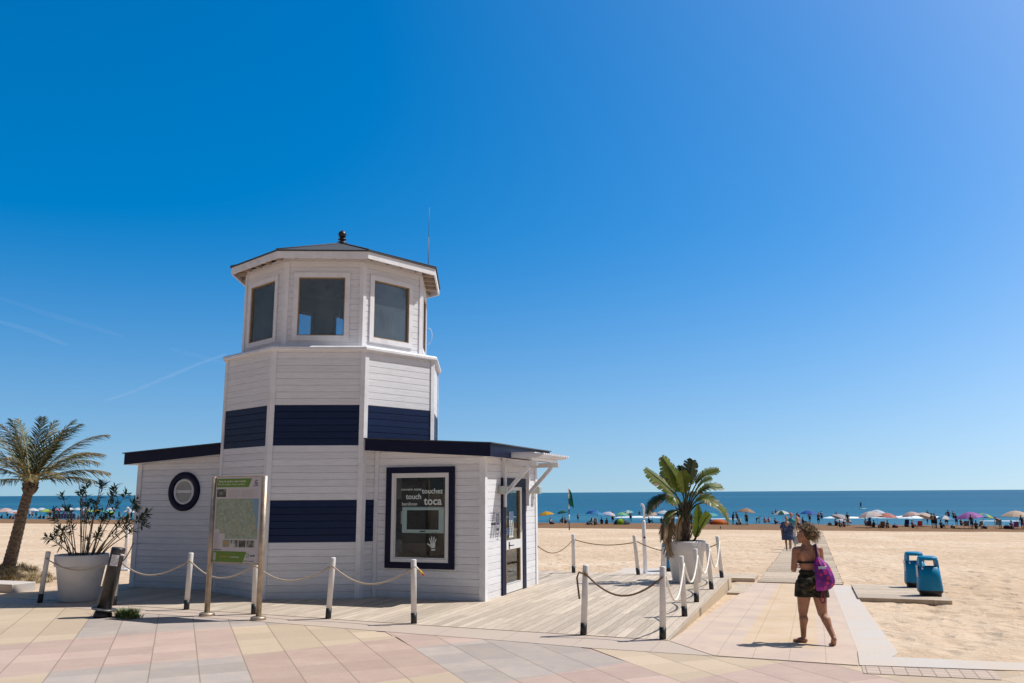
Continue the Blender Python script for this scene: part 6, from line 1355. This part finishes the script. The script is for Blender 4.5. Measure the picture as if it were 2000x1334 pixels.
# ============================================================ THE BEACH CROWD
UC = dict(yellow=(.62, .34, .005), dgreen=(.01, .1, .06), blue=(.01, .09, .4), sky=(.04, .26, .5), lilacw=(.55, .55, .66), lgreen=(.2, .5, .26), lgreen2=(.25, .6, .1), aqua=(.12, .46, .46), white=(.68, .67, .66), beige=(.55, .43, .33), icew=(.6, .64, .7), tan=(.38, .24, .15), greyw=(.42, .4, .42), pinkw=(.62, .46, .43), salmon=(.56, .22, .18), cream=(.6, .52, .45), cream2=(.64, .5, .38), purple=(.4, .14, .46), lime=(.4, .52, .08), lime2=(.5, .62, .05), rose=(.5, .15, .2))
UM = {}
def umat(k):
    if k not in UM: UM[k] = leafmat("canopy_" + k, tuple(x * .92 for x in UC[k]), UC[k], 3, .35, .7)
    return UM[k]
def zsurf(b): return max(ground(b), SEA_Z - .05) - .02
def umbrella(a, b, R, h, tilt, az, ca, cb, label):
    t = thing("beach_umbrella", label, "umbrella", S(a, b, zsurf(b)), 0, "beach umbrellas along the shoreline")
    M = Matrix.Rotation(radians(az), 4, 'Z') @ Matrix.Rotation(radians(tilt), 4, 'Y')
    mb = MB(); n = 16; rows = 4; hk = R * .42; top = h
    for lay in (0, 1):
        vs = []
        for i in range(rows + 1):
            u = i / rows
            for k in range(n):
                sc = 1 - (.07 * u if k % 2 else 0); r = R * u * sc; z = top - hk * (u ** 1.8) - (.03 if lay else 0); vs.append(M @ Vector((r * cos(2*pi*k/n), r * sin(2*pi*k/n), z)))
        for i in range(rows):
            for k in range(n): mb.add([vs[i*n+k], vs[i*n+(k+1) % n], vs[(i+1)*n+(k+1) % n], vs[(i+1)*n+k]], [(0, 1, 2, 3)], (k // 2) % 2 if cb else 0, True)
    mb.build("canopy", [umat(ca)] + ([umat(cb)] if cb else []), t)
    mb = MB(); mb.tube([(0, 0, 0), (0, 0, h * .55), M @ Vector((0, 0, h * .62)), M @ Vector((0, 0, h + .08))], .022, 6); mb.build("pole", M_SHW, t)
for u in UMB: umbrella(*u)
for a, b, pose, face, h, sk, tp_, bt, hr_, lab in PPL:
    person(lab, S(a, b, zsurf(b)), pose, radians(face), h, sk, tp_, bt, hr_, "beachgoers along the shoreline")
HC = ['brown', 'black', 'brown', 'blond']
KN = ["salmon umbrella and the left edge", "pinkish umbrella at the left edge", "left edge under the white umbrella", "small salmon umbrella by the palm", "white umbrella left of the palm trunk", "palm trunk", "white umbrella right of the palm", "red flag right of the palm", "first white umbrella behind the oleander", "lime umbrella", "lime umbrella's right rim", "small salmon umbrella behind the oleander", "rose umbrella's left rim", "rose umbrella's right rim", "second white umbrella behind the oleander", "third white umbrella behind the oleander", "row of white umbrellas left of the windbreak", "blue striped windbreak", "windbreak's left end", "windbreak's right end", "bright green umbrella's left rim", "bright green umbrella", "yellow umbrella's left rim", "yellow umbrella", "mint umbrella's left rim", "mint umbrella", "small lime umbrella", "white umbrella behind the mint one", "gap between the lime and blue umbrellas", "white shower pole", "blue and white umbrella"]
for i, (a, b, pose, face, c_) in enumerate(CROWD):
    act = {'sit': 'sitting', 'stand': 'standing', 'walk': 'walking'}[pose]
    person("person in %s %s near the %s" % (dict(dblue='dark blue', sky='light blue').get(c_, c_), act, KN[i]), S(a, b, zsurf(b)), pose, radians(face), 1.7, i % 4, c_, ('navy', 'black', 'maroon')[i % 3], HC[i % 4], "beachgoers in the crowded part left of the kiosk")
for a, b, dp, h, sk, tp_, lab in BATH:
    person(lab, S(a, b, SEA_Z - dp), 'stand', radians(160 + 7 * dp), h, sk, tp_, 'black', 'black', "bathers in the sea")
def chair(a, b, face, c_, label):
    t = thing("beach_chair", label, "chair", S(a, b, zsurf(b)), radians(face), "folding beach chairs")
    mb = MB()
    for s_ in (-1, 1):
        x = s_ * .27; mb.tube([(x, -.28, .0), (x, .2, .36), (x, .42, .95)], .016, 6); mb.tube([(x, .35, 0), (x, -.22, .36), (x, .22, .44)], .016, 6)
    mb.build("frame", M_SHW, t)
    mb = MB(); mb.beam((0, -.24, .34), (0, .2, .32), .52, .025); mb.beam((0, .2, .33), (0, .42, .93), .52, .025, 0, (0, 1, .3)); mb.build("sling", solid(C_[c_]), t)
for c_ in CHAIRS: chair(*c_)
def tent(a, b, c_, R, h, label):
    t = thing("beach_tent", label, "tent", S(a, b, zsurf(b)), radians(-15), "small beach tents")
    mb = MB(); n, m_ = 18, 6; vs = []
    for i in range(m_ + 1):
        u = i / m_
        for k in range(n): r = R * cos(pi / 2 * u) ** .8; vs.append((r * cos(2*pi*k/n) * 1.1, r * sin(2*pi*k/n) * .8, h * sin(pi / 2 * u)))
    for i in range(m_):
        for k in range(n): mb.add([vs[i*n+k], vs[i*n+(k+1) % n], vs[(i+1)*n+(k+1) % n], vs[(i+1)*n+k]], [(0, 1, 2, 3)], 1 if k in (3, 4, 9, 10, 16) or (c_ == 'tgreen' and k not in (12, 13, 14)) else 0, True)
    cols = ((.62, .14, .01), (.3, .04, .01)) if c_ == 'orange' else ((.3, .5, .02), (.015, .05, .06))
    mb.build("tent_canopy", [leafmat("tent_cloth_" + c_, cols[0], tuple(x * 1.05 for x in cols[0]), 3, .3, .7), leafmat("tent_band_" + c_, cols[1], tuple(x * 1.05 for x in cols[1]), 3, .2, .7)], t)
for c_ in TENTS: tent(*c_)
for a, b, L, W_, c_, lab in TOWELS:
    mb = MB(); n = 12; vs = [(L * (i / n - .5), W_ * (j - .5), .03 + .03 * noise.noise((i * .9, j * 3., a))) for i in range(n + 1) for j in (0, 1)]
    mb.add(vs, [(2*i, 2*i+1, 2*i+3, 2*i+2) for i in range(n)], 0, True); o = mb.build("towel", solid(C_[c_]), None, S(a, b, zsurf(b) + .03), .2); so = o.modifiers.new("thick", 'SOLIDIFY'); so.thickness = .015; tag(o, lab, "towel")
M_BAGS = [solid((.03, .03, .05)), solid((.12, .03, .04)), solid((.05, .08, .15)), solid((.3, .25, .18))]
for i, (k, da, lab) in enumerate(((0, .9, "yellow umbrella nearest the kiosk"), (3, -1.1, "light blue umbrella"), (5, 1.2, "light green umbrella"), (9, .9, "turquoise umbrella"), (10, -1., "tan umbrella"), (11, 1., "white and green umbrella"), (12, -.8, "plain blue umbrella"), (13, -1.3, "tilted greyish umbrella"), (15, 1.0, "pink and white umbrella"), (17, .9, "salmon umbrella"), (18, -.9, "pale pink umbrella"), (20, .8, "blue and white umbrella"), (21, 1.2, "large purple umbrella"), (23, -1.2, "big cream umbrella"))):
    a, b = UMB[k][0] + da, UMB[k][1] - .5; mb = MB(); rg = [(.02, 0), (.3, .0), (.34, .12), (.3, .28), (.16, .36), (.02, .38)]; mb.lathe(rg, 12, (0, 0, 0), 0, True, None, 1.2, .7); mb.tube([(-.2, 0, .33), (-.1, 0, .5), (.1, 0, .5), (.2, 0, .33)], .02, 5)
    tag(mb.build("beach_bag", M_BAGS[i % 4], None, S(a, b, zsurf(b)), i * .7), "%s beach bag on the sand beside the %s" % (("dark", "maroon", "blue", "straw coloured")[i % 4], lab), "bag", "bags on the sand")
# paddle boarder
sb = S(*SUP, SEA_Z + .02); t = NT("board_aqua"); t.set((.3, .6, .62), .4); mb = MB()
loft(mb, [[(x * f * 1.0, y * f, z) for x, y, _ in rrect(3.4, .8, 0, 2.0, 24)] for z, f in ((-.06, .85), (0, 1.), (.07, .98), (.1, .85))]); tag(mb.build("paddle_board", t.m, None, sb, 0), "pale aqua paddle board far out on the sea", "paddle board")
person("person in dark clothes standing on the paddle board far out", sb + Vector((.1, 0, .1)), 'stand', radians(100), 1.75, 1, 'black', 'black', 'black')
mb = MB(); mb.tube([(-.62, 0, .0), (-.4, 0, 1.75)], .02, 6); mb.box(-.68, -.56, -.03, .03, -.4, 0); tag(mb.build("paddle", M_POSTK, None, sb + Vector((.35, 0, .1))), "dark paddle held by the person on the board", "paddle")
# windbreak and red pennant in the crowd on the left
wb = S(-147.5, 131, zsurf(131)); t = thing("windbreak", "blue striped cloth windbreak standing in the crowd behind the oleander", "windbreak", wb, 0)
mb = MB(); n = 16
for i in range(n): mb.box(-2.4 + .3 * i, -2.1 + .3 * i, -.02 + .08 * (i % 2) * 0, .02, .15, 1.15, i % 2)
mb.build("cloth", [solid((.02, .05, .18)), solid((.25, .3, .45))], t)
for x in (-2.4, -.8, .8, 2.4): mb = MB(); mb.tube([(x, .04, 0), (x, .04, 1.3)], .02, 6); mb.build("stake", M_SHW, t)
t = thing("pennant_pole", "pole with a red flag rising from the crowd right of the palm trunk", "flag", S(-163.2, 134.8, zsurf(134.8)), 0)
mb = MB(); mb.tube([(0, 0, 0), (0, 0, 3.4)], .03, 6); mb.build("pole", M_SHW, t); mb = MB(); mb.add([(0, -.02, 3.4), (.8, .1, 3.15), (.75, .02, 2.95), (0, -.02, 2.75), (0, .03, 3.4), (.8, .15, 3.15), (.75, .07, 2.95), (0, .03, 2.75)], [(0, 1, 2, 3), (7, 6, 5, 4), (0, 4, 5, 1), (2, 6, 7, 3), (1, 5, 6, 2)]); mb.build("flag_cloth", solid((.6, .06, .08)), t)
# short timber post in the sand, deck details
mb = MB(); mb.tube([(0, 0, 0), (.02, 0, .45)], .07, 8); tag(mb.build("timber_post", simple("grey_timber", (.2, .18, .16), .9, .3, 8), None, S(-11.4, 108, ground(108) - .1)), "short grey post in the sand below the tip of the arching leaf", "post")

# ============================================================ CONTRAILS high over the sea
def trailmat(name, dens):
    t = NT(name); f = t.noise(.0012, 5, None, .65); n, l = t.n, t.l
    tr = n.new("ShaderNodeBsdfTransparent"); di = n.new("ShaderNodeBsdfTranslucent"); di.inputs[0].default_value = (.9, .93, .97, 1)
    lw = n.new("ShaderNodeLayerWeight"); lw.inputs[0].default_value = .5
    edge = t.math('SUBTRACT', 1., lw.outputs[1]); k = t.math('MULTIPLY', t.math('MULTIPLY', t.math('POWER', edge, 1.6), t.ramp(f, [(.3, (.25, .25, .25)), (.7, (1, 1, 1))])), dens)
    mx = n.new("ShaderNodeMixShader"); l.new(k, mx.inputs[0]); l.new(tr.outputs[0], mx.inputs[1]); l.new(di.outputs[0], mx.inputs[2]); l.new(mx.outputs[0], n["Material Output"].inputs[0]); return t.m
TM = [trailmat("contrail_vapour", .11), trailmat("faint_contrail_vapour", .045)]
for P, w_, mi, lab in TRAILS:
    pts = spline(P, 10); n = len(pts); c0 = Vector(pts[0]); mb = MB(); mb.tube([p - c0 for p in pts], [w_ * .5 * (.35 + .65 * sin(pi * min(1, .08 + .84 * i / (n - 1)))) * (.8 + .3 * noise.noise((i * .7, w_, 0))) for i in range(n)], 14, 0, True, False)
    tag(mb.build("contrail", TM[mi], None, c0), lab, "contrail", "contrails in the left of the sky")
